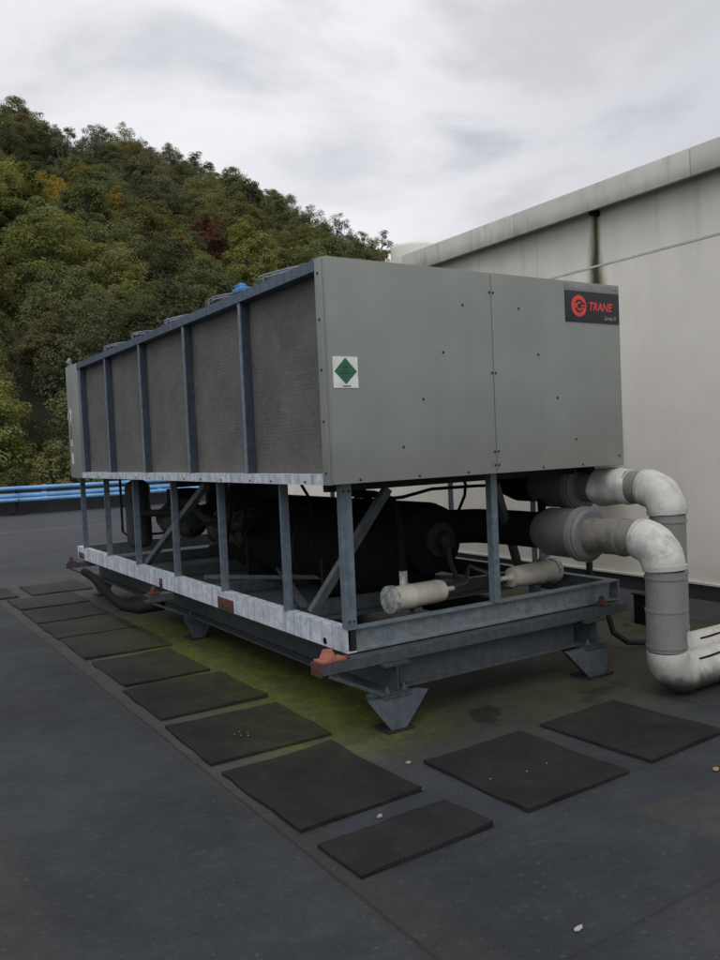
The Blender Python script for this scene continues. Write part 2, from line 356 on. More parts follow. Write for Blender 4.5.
def mat_mat():
    n = N('black_ribbed_rubber_pad'); c = (.0165,.0165,.017)
    col = n.mix(n.ss(n.noise(3.2, 6, .65), .3, .7), sc(c,.75), sc(c,1.3))
    col = n.mix(n.math('MULTIPLY', n.ss(n.noise(9, 6, .7), .52, .75), .4), col, (.042,.04,.036))
    g = n.ss(n.noise(1.1, 3, .5), .35, .65)
    col = n.mix(n.math('MULTIPLY', n.math('MULTIPLY', n.ss(n.Y, 1.0, 4.0), .55), n.math('MULTIPLY_ADD', g, .5, .5)), col, (.058,.056,.05))
    col = n.mix(n.math('MULTIPLY', moss(n), .55), col, (.06,.068,.012))
    col = n.mix(n.math('MULTIPLY', n.ss(n.noise(150, 2, .5), .75, .79), .6), col, (.16,.14,.1))
    rb = n.wave(15, 'X', .3); rc = n.wave(15, 'Y', .3)
    col = n.mix(n.math('MULTIPLY', n.math('MULTIPLY', n.ss(rb,.5,.9), n.ss(rc,.5,.9)), .42), col, (.038,.038,.038))
    n.bump(rb, .22, .002); n.bump(rc, .15, .002); n.bump(n.noise(20, 4), .25, .006)
    return n.out(col, .82, 0, .12)
M['mat'] = mat_mat()
def ground_mat():
    n = N('leaf_littered_hillside')
    col = n.mix(n.noise(.15, 6, .7), (.018,.022,.01), (.055,.045,.022))
    return n.out(col, .95)
M['hill'] = ground_mat()
M['bark'] = simple('grey_brown_bark', (.075,.066,.055), .9, 0, .35, 2)
M['bark_pale'] = simple('pale_dead_wood', (.2,.19,.165), .9, 0, .2, 2)
def leaf(name, a, b, warm=None, wamt=0.0):
    n = N(name)
    at = n.t.nodes.new('ShaderNodeAttribute'); at.attribute_name = 'shade'; at.attribute_type = 'GEOMETRY'
    oi = n.t.nodes.new('ShaderNodeObjectInfo')
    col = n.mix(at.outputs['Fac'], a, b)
    if warm: col = n.mix(n.math('MULTIPLY', n.ss(n.noise(.5, 4, .6), .48, .66), wamt), col, warm)
    k = n.math('MULTIPLY_ADD', oi.outputs['Random'], .55, .72)
    col = n.mix(1.0, col, k, 'MULTIPLY')
    df = n.t.nodes.new('ShaderNodeBsdfDiffuse'); tl = n.t.nodes.new('ShaderNodeBsdfTranslucent'); ms = n.t.nodes.new('ShaderNodeMixShader')
    ms.inputs[0].default_value = .38; n.lk(col, df.inputs[0])
    n.lk(n.mix(1.0, col, (1.1,1.15,.8), 'MULTIPLY'), tl.inputs[0])
    n.lk(df.outputs[0], ms.inputs[1]); n.lk(tl.outputs[0], ms.inputs[2])
    n.lk(ms.outputs[0], n.t.nodes['Material Output'].inputs['Surface']); n.t.nodes.remove(n.b)
    return n.m
LEAF = {
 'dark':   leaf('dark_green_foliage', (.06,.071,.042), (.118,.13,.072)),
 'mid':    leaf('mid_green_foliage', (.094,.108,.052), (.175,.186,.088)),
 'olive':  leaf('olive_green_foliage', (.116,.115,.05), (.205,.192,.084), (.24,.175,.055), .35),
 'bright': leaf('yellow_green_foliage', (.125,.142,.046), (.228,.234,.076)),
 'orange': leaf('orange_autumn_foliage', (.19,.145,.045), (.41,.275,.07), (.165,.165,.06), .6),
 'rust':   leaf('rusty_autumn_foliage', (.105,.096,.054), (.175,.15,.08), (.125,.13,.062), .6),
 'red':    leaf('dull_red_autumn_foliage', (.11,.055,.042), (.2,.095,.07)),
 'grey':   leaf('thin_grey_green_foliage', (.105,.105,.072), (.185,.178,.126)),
}

# ------------------------------------------------------------------ terrain, hill
CX, CY = -2.18, -3.65
def lerp(tab, x):
    if x <= tab[0][0]: return tab[0][1]
    for (a, va), (b, vb) in zip(tab, tab[1:]):
        if x <= b: return va + (vb-va)*(x-a)/(b-a)
    return tab[-1][1]
RIDGE_TAN = [(-180,0),(-80,0),(-30,.25),(0,.40),(10,.382),(14,.362),(17.5,.362),(20,.345),(24,.325),(27,.30),(30,.268),(34,.232),(38,.205),(45,.17),(60,.11),(90,0),(180,0)]
RIDGE_D = [(-30,125),(10,125),(24,142),(38,172),(90,240)]
FOOT_D, FOOT_Z = 30.0, -4.5
def ridge(az):
    d = lerp(RIDGE_D, az); t = lerp(RIDGE_TAN, az)
    return d, max(FOOT_Z, t*d + 1.5 - 9.5) if t > 0 else FOOT_Z
def hill_z(x, y):
    dx, dy = x-CX, y-CY; d = math.hypot(dx, dy); az = math.degrees(math.atan2(dx, dy))
    D, h = ridge(az)
    if d <= FOOT_D: return FOOT_Z
    t = (d-FOOT_D)/(D-FOOT_D)
    if t <= 1: s = .85*t + .15*t*t*(3-2*t); return FOOT_Z + (h-FOOT_Z)*s
    return FOOT_Z + (h-FOOT_Z)*math.exp(-((t-1)*.8)**2)
def terrain(bm):
    R = [0.5,8,16,24,28,32,38,46,56,68,80,95,110,125,140,155,170,185,195,205,215,225,235,250,270,300,350,420,600,1000,2000,4000]
    A = 144; rings = []
    for r in R:
        ring = []
        for k in range(A):
            a = 2*PI*k/A; x = CX + r*math.sin(a); y = CY + r*math.cos(a)
            ring.append(bm.verts.new((x, y, hill_z(x, y) - B + (0 if r > 35 else 0))))
        rings.append(ring)
    bm.faces.new(rings[0])
    for a, b in zip(rings, rings[1:]):
        for k in range(A): bm.faces.new((a[k], b[k], b[(k+1)%A], a[(k+1)%A]))
    bmesh.ops.recalc_face_normals(bm, faces=bm.faces[:])
tag(part('hillside', terrain, M['hill'], None, ang=80), None, None, kind='structure')

# ------------------------------------------------------------------ flat roof
def roof(bm):
    box(bm, -16, 16, -9, 22.5, -B-.5, -B)
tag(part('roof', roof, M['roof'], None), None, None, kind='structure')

# walkway pads on the roof
def pad_bm(w, l, seed):
    bm = bmesh.new(); rr = random.Random(seed)
    nx, ny = 7, 8; t = .013
    vs = {}
    for i in range(nx+1):
        for j in range(ny+1):
            x = -w/2 + w*i/nx; y = -l/2 + l*j/ny
            e = (abs(x)/(w/2))**4*.5 + (abs(y)/(l/2))**4*.5
            z = t + .010*noise.noise(Vector((x*3+seed*5, y*3, seed))) + e*.022*max(0, noise.noise(Vector((x*4, y*4, seed*3+1))))
            jx = .012*noise.noise(Vector((y*5, seed, 1))) if i in (0, nx) else 0
            vs[i,j] = (bm.verts.new((x+jx, y, max(z,.008))), bm.verts.new((x+jx, y, 0)))
    for i in range(nx):
        for j in range(ny): bm.faces.new((vs[i,j][0], vs[i+1,j][0], vs[i+1,j+1][0], vs[i,j+1][0]))
    edge = [(i,0) for i in range(nx)] + [(nx,j) for j in range(ny)] + [(i,ny) for i in range(nx,0,-1)] + [(0,j) for j in range(ny,0,-1)]
    for k in range(len(edge)):
        a, b = edge[k], edge[(k+1)%len(edge)]
        bm.faces.new((vs[a][1], vs[b][1], vs[b][0], vs[a][0]))
    return bm
PADS = [
 (-.34,-1.012,.645,.30, 1.2,'narrow black rubber pad nearest the camera, half the size of the others'),
 (.50,-.795,.65,.70, 1.0,'square black rubber pad on the roof straight in front of the near pyramid leg'),
 (1.30,-.765,.62,.70, 2.5,'black rubber pad right of the near leg, lying towards the grey pipe elbow'),
 (-.355,-.325,.63,.77, 1.5,'black rubber pad left of the near leg, directly behind the narrow half pad'),
 (-.32,.537,.70,.70, -.5,'black rubber pad in the row with pale flecks, second full pad from the near end'),
 (-.29,1.412,.70,.75, .3,'mossy rubber pad third in the row beside the long pale rail'),
 (-.29,2.29,.62,.80, .8,'dark rubber pad fourth in the row beside the long pale rail'),
 (-.26,3.28,.70,.86, -.8,'dark rubber pad fifth in the row, beside the middle support leg'),
 (-.27,4.15,.70,.78, .5,'grey dusty rubber pad sixth in the row beside the unit'),
 (-.27,5.0,.69,.76, -.4,'grey dusty rubber pad seventh in the row beside the unit'),
 (-.25,5.86,.72,.74, .6,'grey dusty rubber pad eighth in the row, in front of the farthest leg'),
 (.03,6.79,.68,.80, .2,'farthest rubber pad set out to the right at the end of the row'),
 (-.79,6.8,.66,.78, .4,'rubber pad at the left picture edge beyond the end of the row'),
]
for k, (x, y, w, l, rz, lab) in enumerate(PADS):
    o = obj('rubber_pad', pad_bm(w, l, k+1), M['mat'], None, local=True, ang=50)
    o.location = (x, y, .003); o.rotation_euler = (0,0,math.radians(rz)); tag(o, lab, 'rubber pad', 'rubber walkway pads on the roof')

def blob(r, sq, seed):
    bm = bmesh.new(); bmesh.ops.create_icosphere(bm, subdivisions=2, radius=1)
    for v in bm.verts:
        k = 1 + .3*noise.noise(v.co*1.5 + Vector((seed,0,0))); v.co = Vector((v.co.x*r*k, v.co.y*r*k*.75, (v.co.z*sq*k + sq*.85)*r))
    return bm
for x, y, r, sq, m, nm, lab, cat in [
  
  (-.328,-.801,.014,.6,'pebble','pebble','pale round pebble between the narrow half pad and the pad behind it','pebble'),
  (.11,-.405,.016,.5,'leafdry','pebble','tan stone at the left corner of the square pad near the leg','pebble'),
  (-.03,-.69,.011,.5,'leafdry','pebble','small tan pebble at the right corner of the pad left of the near leg','pebble'),
  (1.162,-1.362,.018,.55,'leafdry','pebble','brown pebble at the right picture edge on bare roof','pebble'),
]:
    if nm is None: continue
    o = obj(nm, blob(r, sq, x*9+y), M[m], None, local=True, ang=60); o.location = (x, y, .001); tag(o, lab, cat)
def flake(bm):
    pts = [(-.03,-.004),(-.01,-.014),(.02,-.011),(.034,.002),(.015,.012),(-.015,.01)]
    prism(bm, pts, 'z', 0, .004)
    for v in bm.verts: v.co.z += .12*v.co.x*v.co.x/.03
o = part('flake', flake, M['fleck'], None, local=True); o.location = (-.274,-1.842,.003); o.rotation_euler = (0,0,.1); o.scale = (.7,.7,.7)
tag(o, 'pale flake lying alone on the dark roof in the foreground', 'flake')
SE = [(.27,-.82,'left of the pad centre'),(.46,-.86,'near the pad centre'),(.60,-.85,'right of the pad centre'),(.34,-1.12,'at the front edge of the pad')]
for x, y, w in SE:
    o = obj('seed', blob(.0042, .6, x*31), M['pebble'], None, local=True); o.location = (x, y, .017); tag(o, 'tiny pale seed on the square pad, '+w, 'seed')
for x, y in [(-.41,.50),(-.37,.52),(-.39,.46),(-.36,.43),(-.34,.48)]:
    o = obj('seed', blob(.0042, .6, x*31+y), M['pebble'], None, local=True); o.location = (x, y, .017)
    tag(o, 'tiny pale seed in the cluster on the second full pad of the row', 'seed', 'seeds clustered on a row pad')

# ------------------------------------------------------------------ building on the right
XW = 3.95
b = thing('building', 'pale stucco building with overhanging grey roof edge beside the unit', 'building', (9.5, 2, 0))
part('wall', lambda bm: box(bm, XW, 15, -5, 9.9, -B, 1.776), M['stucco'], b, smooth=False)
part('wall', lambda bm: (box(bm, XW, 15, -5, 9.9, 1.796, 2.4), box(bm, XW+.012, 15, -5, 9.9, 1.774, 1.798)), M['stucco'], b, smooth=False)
part('joint_bead', lambda bm: box(bm, XW-.004, XW+.01, -5, 9.9, 1.777, 1.795), M['lip'], b)
part('flashing', lambda bm: (prism(bm, [(XW-.02,-1.095),(XW-.02,-1.15),(XW-.03,-1.22),(XW-.16,-B+.002),(XW+.05,-B+.002),(XW+.05,-1.095)], 'y', -5, 9.88)), M['flash'], b, smooth=False)
part('flashing_strip', lambda bm: box(bm, XW-.028, XW+.01, -5, 9.88, -1.093, -1.075), M['lip'], b)
ys = [-5, -2.4, 0.55, 2.6, 4.55, 6.6, 8.4, 10.05]
for y0, y1 in zip(ys, ys[1:]):
    part('fascia', lambda bm: box(bm, XW-.13, XW-.09, y0+.003, y1-.003, 2.272, 2.5, .004), M['fascia'], b)
part('soffit', lambda bm: box(bm, XW-.09, XW+.02, -5, 10.05, 2.30, 2.33), M['fascia'], b)
part('roof', lambda bm: box(bm, XW-.088, 15.2, -5, 10.05, 2.40, 2.496), M['fascia'], b)
def outlet(bm):
    tube(bm, [(XW-.10,1.62,2.262),(XW+.03,1.62,2.262)], .028, 12)
part('drain_outlet', outlet, M['black'], b)
v = thing('roof_vent', 'off white round vent standing on the roof of the stucco building', 'roof vent', (7, 8.5, B+2.49))
part('body', lambda bm: lathe(bm, (7,8.5,2.497), (0,0,1), [(0,.38),(1.0,.38),(1.0,.36),(1.05,.36)], 32), M['vent'], v)
part('cap', lambda bm: lathe(bm, (7,8.5,3.52), (0,0,1), [(0,.42),(.06,.44),(.24,.44),(.28,.41),(.31,.3),(.32,.0)], 32), M['vent'], v)

# ------------------------------------------------------------------ parapet and blue pipes at the far roof edge
p = thing('parapet', 'low dark membrane parapet along the far roof edge behind the blue pipes', 'parapet', (0, 22.75, 0))
part('upstand', lambda bm: box(bm, -16, 16, 22.5, 23.0, -B-.4, -.62), M['parapet'], p)
part('coping', lambda bm: box(bm, -16, 16, 22.44, 23.06, -.618, -.58, .01), M['parapet'], p)
for zc, r, y, lab in [(-.585,.058,22.1,'upper blue pipe along the far roof edge, thin and alone'),
                      (-.80,.075,22.12,'middle blue pipe along the far roof edge, on top of the lower pair'),
                      (-.925,.06,22.0,'lowest blue pipe along the far roof edge')]:
    q = thing('blue_pipe', lab, 'pipe', (0, y, B+zc-r), 'blue pipes along the far roof edge')
    part('pipe', lambda bm: tube(bm, [(-14+2.2*i, y, zc + .012*math.sin(i*2.1+r*90)) for i in range(11)], r, 14), M['bluepipe'], q)
    for xx in (-10, -5.5, -1.0, 3.1, 6.6):
        part('coupling', lambda bm: lathe(bm, (xx,y,zc), (1,0,0), [(-.07,r+.001),(-.07,r+.012),(.07,r+.012),(.07,r+.001)], 14), M['bluepipe'], q)
for xx, w in [(-7.5,'outside the left picture edge'),(2.35,'left of the unit at the far roof edge'),(5.6,'behind the unit at the far roof edge')]:
    q = thing('pipe_stand', 'dark steel stand carrying the blue pipes, '+w, 'pipe stand', (xx, 22.1, 0), 'stands under the blue pipes')
    part('upright', lambda bm: (box(bm, xx-.03, xx+.03, 22.2, 22.26, -B, -.52), box(bm, xx-.15, xx+.15, 21.9, 22.4, -B, -B+.05)), M['dark'], q)
    for zc in (-.655, -.895, -.992):
        part('bracket', lambda bm: box(bm, xx-.025, xx+.025, 21.93, 22.2, zc-.02, zc+.008), M['dark'], q)

# ------------------------------------------------------------------ the chiller
W, L, H = 2.24, 5.53, 1.175
ch = thing('air_cooled_chiller', 'large grey green air cooled chiller with dark coil panels on open steel posts', 'chiller', (1.2, 2.9, B-.925))
Y5 = [1.083, 2.058, 3.078, 4.085, 5.01]
# end panels: two sheets with a seam, folded edges
ep = part('end_panel', lambda bm: box(bm, .0, 1.119, -.002, .028, .0, H, .003), M['panel'], ch)
ep2 = part('end_panel', lambda bm: box(bm, 1.124, W, -.002, .028, .0, H-.0, .003), M['panel'], ch)
part('corner_trim', lambda bm: box(bm, -.004, .03, .03, .105, -.004, H+.004, .003), M['panel'], ch)
part('corner_trim', lambda bm: box(bm, W-.03, W+.004, .03, .105, -.004, H+.004, .003), M['panel'], ch)
scr0 = None
def screw_at(x, y, z, parent, axis=(0,-1,0)):
    bm = bmesh.new(); lathe(bm, (x,y,z), axis, [(0,.0072),(.003,.0072),(.004,.0055),(.006,.0048),(.007,.0)], 10)
    return obj('screw', bm, M['screw'], parent)
for x, z in [(.902,.975),(.749,.702),(.596,.441),(.448,.181),(1.108,1.06),(1.108,.59),(1.108,.13),(1.108,.05),(.16,.018),(.55,.018),(.9,.018)]: screw_at(x, -.002, z, ep)
for x, z in [(1.337,.979),(1.488,.707),(1.641,.444),(1.795,.181),(1.136,1.06),(1.136,.59),(1.136,.13),(1.136,.05),(1.5,.018),(1.85,.018),(2.2,.06),(2.2,1.14)]: screw_at(x, -.002, z, ep2)
for z in (.06,.33,.6,.86,1.1): screw_at(-.004, .07, z, ep, (-1,0,0))
# far end cover with labels on its coil side
part('end_panel', lambda bm: box(bm, 0, W, L-.03, L, 0, H, .003), M['panel'], ch)
ec = part('end_cover', lambda bm: (box(bm, -.006, .03, 5.06, L-.032, -.004, H+.006, .003), box(bm, -.012, -.004, L-.1, L-.034, 0, H, .002)), M['panel'], ch)
part('lifting_eye', lambda bm: (box(bm, .01, .03, L-.14, L-.04, H+.006, H+.05, .003), tube(bm, [(-.0,L-.09,H+.04),(.03,L-.09,H+.09)], .02, 8)), M['fan'], ch)
rd = part('round_label', lambda bm: lathe(bm, (-.006,5.45,.66), (-1,0,0), [(0,.078),(.002,.078)], 24), M['labelwhite'], ec)
part('label_mark', lambda bm: prism(bm, [(5.45,.715),(5.40,.66),(5.45,.605),(5.50,.66)], 'x', -.0095, -.0075), M['labeldark'], ec)
part('warning_label', lambda bm: box(bm, -.0085, -.0055, 5.41, 5.47, .40, .55), M['dark'], ec)
part('warning_label', lambda bm: box(bm, -.0085, -.0055, 5.40, 5.44, .33, .40), M['labelwhite'], ec)
part('warning_label', lambda bm: box(bm, -.0085, -.0055, 5.38, 5.47, .14, .26), M['labelwhite'], ec)
# coils, recessed, five bays a side
bays = [(.105, Y5[0]-.034)] + [(Y5[i], Y5[i+1]-.034) for i in range(4)]
for s in (0, 1):
    for a, c in bays:
        def coil(bm):
            nx, nz = 14, 16
            xb = .065 if s == 0 else W-.065
            g = [[bm.verts.new((xb + .005*noise.noise(Vector((a*3+i*.4, j*.35, 2+s))), a+(c-a)*i/nx, .052+(H-.105)*j/nz)) for j in range(nz+1)] for i in range(nx+1)]
            for i in range(nx):
                for j in range(nz):
                    f = (g[i][j], g[i][j+1], g[i+1][j+1], g[i+1][j])
                    bm.faces.new(f if s == 0 else f[::-1])
        part('coil', coil, M['coil'], ch)
    for y in Y5:
        x0, x1 = (0, .105) if s == 0 else (W-.105, W)
        # slim channel post: narrow outer flange, deep web
        xo = x0 if s == 0 else x1; d = 1 if s == 0 else -1
        cpst = part('coil_post', lambda bm: prism(bm, [(xo+d*.0065,y-.034),(xo+d*.0065,y-.027),(xo+d*.065,y-.027),(xo+d*.065,y-.034)], 'z', .054, H-.058), M['webshade'], ch)
        part('flange', lambda bm: prism(bm, [(xo,y-.034),(xo,y),(xo+d*.006,y),(xo+d*.006,y-.034)], 'z', .053, H-.059), M['flange'], cpst)
    xo = -.006 if s == 0 else W+.006; d = 1 if s == 0 else -1
    part('top_rail', lambda bm: prism(bm, chan(xo, d, H-.058, H, .11, .006), 'y', .105, 5.06), M['toprail'], ch)
    br = part('bottom_rail', lambda bm: prism(bm, chan(xo, d, -.004, .053, .12, .006), 'y', .105, 5.06), M['rail'], ch)
    if s == 0:
        for k in range(13): screw_at(xo, .3+k*.376+.05*math.sin(k*2.3), .012, br, (-1,0,0))
part('top_deck', lambda bm: box(bm, .105, W-.105, .03, L-.032, H-.05, H-.006), M['toprail'], ch)
part('base_pan', lambda bm: box(bm, .11, W-.11, .03, L-.032, .004, .04), M['dark'], ch)
part('partition', lambda bm: box(bm, 1.0, 1.24, .1, L-.1, .045, H-.055), M['dark'], ch)
# fans: ring and wire guard
def fan_ring(bm, x, y):
    lathe(bm, (x,y,H-.006), (0,0,1), [(0,.47),(.015,.47),(.02,.45),(.055,.44),(.064,.447),(.067,.44),(.055,.43),(.02,.432)], 36)
for x in (.56, 1.68):
    for k in range(5):
        y = .92 + k*.87
        fr = part('fan_ring', lambda bm: fan_ring(bm, x, y), M['toprail'], ch)
        def guard(bm):
            for r, z in ((.44,.075),(.445,.092),(.40,.095),(.34,.102),(.28,.108),(.2,.112),(.12,.114)):
                tube(bm, [(x+r*math.cos(t*PI/14), y+r*math.sin(t*PI/14), H+z+.015*noise.noise(Vector((x+r*math.cos(t*PI/14)*3, y+r*math.sin(t*PI/14)*3, 2)))) for t in range(29)], .006, 5)
            for q in range(8):
                a = q*PI/4
                tube(bm, [(x+r*math.cos(a), y+r*math.sin(a), H+z) for r, z in ((.45,.05),(.445,.092),(.36,.104),(.24,.114),(.1,.118),(.02,.118))], .0055, 5)
        part('wire_guard', guard, M['fan'], fr)
        part('fan_hub', lambda bm: lathe(bm, (x,y,H), (0,0,1), [(0,.11),(.05,.11),(.07,.08),(.075,.0)], 18), M['dark'], fr)
# sign with strip, emblem and lettering
sg = part('sign', lambda bm: box(bm, 1.732, 2.232, -.0075, -.002, .922, 1.113, .001), M['signblack'], ch)
part('sign_strip', lambda bm: box(bm, 1.732, 2.232, -.0065, -.002, 1.115, 1.16, .001), M['signtop'], ch)
part('emblem', lambda bm: lathe(bm, (1.853,-.0072,1.022), (0,-1,0), [(0,.068),(.0015,.068)], 40), M['signred'], sg)
def emb(bm):
    y0, y1 = -.0105, -.0085
    c = (1.853, 1.022)
    for a0, a1, r0, r1 in ((20,150,.040,.033),(200,330,.040,.033),(0,300,.014,.0)):
        n = 14; pts = []
        for i in range(n+1):
            a = math.radians(a0+(a1-a0)*i/n); pts.append((c[0]+r0*math.cos(a), c[1]+r0*math.sin(a)))
        for i in range(n+1):
            a = math.radians(a1+(a0-a1)*i/n); pts.append((c[0]+r1*math.cos(a)*.9+.004, c[1]+r1*math.sin(a)*.9))
        if r1 == 0: pts = pts[:n+1]
        prism(bm, pts, 'y', y1, y0)
    prism(bm, [(c[0]+.008,c[1]+.006),(c[0]+.055,c[1]+.015),(c[0]+.055,c[1]+.022),(c[0]+.005,c[1]+.014)], 'y', y1, y0)
    prism(bm, [(c[0]+.006,c[1]-.012),(c[0]+.05,c[1]-.004),(c[0]+.05,c[1]+.002),(c[0]+.006,c[1]-.005)], 'y', y1, y0)
part('emblem_mark', emb, M['signblack'], sg)
def text_mesh(name, body, x0, x1, z0, h, shear, off, mat, parent):
    cu = bpy.data.curves.new('lettering', 'FONT'); cu.body = body; cu.size = 1; cu.shear = shear; cu.offset = off; cu.extrude = .012; cu.resolution_u = 3
    o = bpy.data.objects.new('lettering', cu); COL.objects.link(o)
    bpy.context.view_layer.update()
    me = bpy.data.meshes.new_from_object(o.evaluated_get(bpy.context.evaluated_depsgraph_get()))
    bpy.data.objects.remove(o); bpy.data.curves.remove(cu)
    xs = [v.co.x for v in me.vertices]; yz = [v.co.y for v in me.vertices]
    bm = bmesh.new(); bm.from_mesh(me); bpy.data.meshes.remove(me)
    a, c = min(xs), max(xs); d, e = min(yz), max(yz)
    for v in bm.verts:
        v.co = Vector((x0+(v.co.x-a)/(c-a)*(x1-x0), -.0085-(.0012 if v.co.z > 0 else 0), z0+(v.co.y-d)/(e-d)*h))
    return obj(name, bm, mat, parent, smooth=False)
text_mesh('lettering', 'TRANE', 1.945, 2.165, .997, .054, .25, .03, M['signred'], sg)
text_mesh('lettering', 'Series R', 2.085, 2.195, .942, .026, .25, .0, M['signgrey'], sg)
# green diamond label
lb = part('diamond_label', lambda bm: box(bm, .02, .172, -.0045, -.002, .5, .663), M['labelwhite'], ch)
part('diamond', lambda bm: prism(bm, [(.096,.657),(.165,.586),(.096,.52),(.027,.586)], 'y', -.0047, -.0058), M['labelgreen'], lb)
part('label_mark', lambda bm: (box(bm, .075,.115,-.0068,-.006,.586,.591), box(bm, .06,.13,-.0068,-.006,.574,.578),
     prism(bm, [(.085,.602),(.105,.602),(.112,.612),(.095,.618)], 'y', -.006, -.0068)), M['labeldark'], lb)
part('label_print', lambda bm: box(bm, .075,.125,-.0068,-.0045,.508,.512), M['dark'], lb)
# lower posts
PY = [.15, .835, 1.80, 2.75, 3.75, 4.68, 5.61]
XR0, XR1 = .128, 2.30
for s in (0, 1):
    for k, y in enumerate(PY):
        xo = .10 if s == 0 else W-.02; d = 1 if s == 0 else -1
        w = .03 if k else .04
        pts = [(xo,y-w),(xo,y),(xo+d*.006,y),(xo+d*.006,y-w+.006),(xo+d*.05,y-w+.006),(xo+d*.05,y-w)]
        if k == 0: pts = [(xo,y),(xo,y-w),(xo+d*.07,y-w),(xo+d*.07,y-w+.006),(xo+d*.006,y-w+.006),(xo+d*.006,y)]
        if s == 0 or k in (1,2,4,6):
            po = part('post', lambda bm: prism(bm, pts, 'z', -.79, -.005), M['post'], ch)
            if k == 0 and s == 0:
                for z in (-.045,-.75): 
                    for xx in (.12,.152): screw_at(xx, y-w, z, po)
part('post', lambda bm: prism(bm, [(1.158,.10),(1.205,.10),(1.205,.106),(1.164,.106),(1.164,.15),(1.158,.15)], 'z', -.79, 0), M['post'], ch)
# base frame
fr = part('base_rail', lambda bm: prism(bm, chan(XR0-.02, 1, -.925, -.79, .06, .008), 'y', .12, 5.91), M['rail'], ch)
part('base_rail', lambda bm: prism(bm, chan(XR1, -1, -.925, -.79, .06, .008), 'y', .12, 5.91), M['endrail'], ch)
part('end_rail', lambda bm: prism(bm, [(.12,-.925),(.18,-.925),(.18,-.79),(.12,-.79),(.12,-.80),(.15,-.806),(.15,-.909),(.12,-.915)], 'x', .17, XR1-.065), M['endrail'], ch)
part('end_rail', lambda bm: prism(bm, [(.0,-.925),(.05,-.925),(.05,-.79),(.0,-.79)], 'x', .17, XR1-.065), M['endrail'], ch).location.y = 5.85
part('corner_plate', lambda bm: box(bm, .135, .168, .122, .165, -.922, -.795), M['dark'], ch)
for y0, y1, z0, z1 in [(1.615,1.885,-.922,-.838),(5.63,5.86,-.915,-.85),(3.08,3.14,-.922,-.845)]:
    part('rust_plate', lambda bm: (box(bm, XR0-.026, XR0-.02, y0, y1, z0, z1, .002), [lathe(bm, (XR0-.026, y0+(y1-y0)*q, z0+.03), (-1,0,0), [(0,.016),(.006,.016),(.007,.0)], 10) for q in (.3,.7)]), M['rust'], fr)
part('lifting_hole', lambda bm: lathe(bm, (XR0-.02,.36,-.895), (-1,0,0), [(0,.02),(.0015,.02)], 20), M['black'], fr)
for y in (1.0, 2.2, 3.4, 4.6):
    part('cross_member', lambda bm: prism(bm, chan(y, 1, -.9, -.81, .05, .008), 'x', .175, XR1-.065), M['brace'], ch)
# things under the cabinet
part('cross_beam', lambda bm: (box(bm, .14, W-.14, .30, .36, -.055, -.002)), M['dark'], ch)
part('cross_beam', lambda bm: (box(bm, .14, W-.14, 2.7, 2.76, -.07, -.002)), M['dark'], ch)
part('side_beam', lambda bm: box(bm, W-.12, W-.05, .2, 5.4, -.045, -.002), M['dark'], ch)
for a, c in [((.20,.66,-.79),(.58,.36,-.06)), ((.19,3.72,-.79),(.19,2.2,-.04)), ((2.16,.75,-.79),(2.16,-.0+.3,-.05)), ((2.16,3.7,-.79),(2.16,2.9,-.04)), ((1.55,.5,-.10),(2.12,.9,-.78))]:
    part('brace', lambda bm: bar(bm, a, c, .05, .045, (0,1,0)), M['brace'], ch)
ev = part('evaporator', lambda bm: lathe(bm, (1.15,.95,-.60), (0,1,0), [(0,.20),(.03,.25),(.06,.30),(2.7,.30),(2.75,.25),(2.8,.1)], 32), M['black'], ch)
part('water_box', lambda bm: (lathe(bm, (1.30,.85,-.47), (0,1,0), [(0,.19),(.02,.24),(.45,.24),(.47,.19)], 28)), M['black'], ch)
# horizontal black headers from the evaporator to the two couplings
part('header_pipe', lambda bm: tube(bm, [(1.3,1.3,-.42),(1.5,1.12,-.42),(1.75,.95,-.42),(1.87,.75,-.43),(1.9,.42,-.435)], .125, 18), M['black'], ch)
part('header_pipe', lambda bm: tube(bm, [(2.2,.8,-.15),(2.2,.95,-.15),(2.17,1.03,-.12),(2.15,1.08,-.0)], .12, 18), M['black'], ch)
for y in (4.85, 3.4):
    cp = part('compressor', lambda bm: lathe(bm, (.95,y,-.5), (0,1,0), [(-.42,.0),(-.4,.1),(-.34,.15),(-.3,.16),(-.3,.19),(-.27,.19),(-.27,.15),(.1,.17),(.12,.2),(.16,.2),(.16,.16),(.4,.14),(.44,.08),(.45,.0)], 24), M['comp'], ch)
    part('terminal_box', lambda bm: box(bm, .84, 1.1, y-.2, y+.1, -.33, -.17, .008), M['dark'], cp)
for x, y in ((.62,5.25),(1.45,5.0)):
    part('oil_separator', lambda bm: lathe(bm, (x,y,-.80), (0,0,1), [(0,.08),(.03,.125),(.06,.135),(.66,.135),(.7,.12),(.74,.06),(.78,.05)], 24), M['comp'], ch)
part('oil_pipe', lambda bm: (tube(bm, [(.45,5.3,-.03),(.45,5.3,-.62),(.5,5.28,-.67),(1.3,5.2,-.67)], .014, 8), tube(bm, [(.62,5.1,-.42),(.9,4.6,-.42),(1.0,4.2,-.35)], .04, 10)), M['dark'], ch)
part('suction_pipe', lambda bm: tube(bm, [(.9,4.9,-.33),(.8,4.2,-.28),(.75,3.6,-.42),(.7,3.0,-.46),(.7,2.6,-.4)], .05, 12), M['dark'], ch)
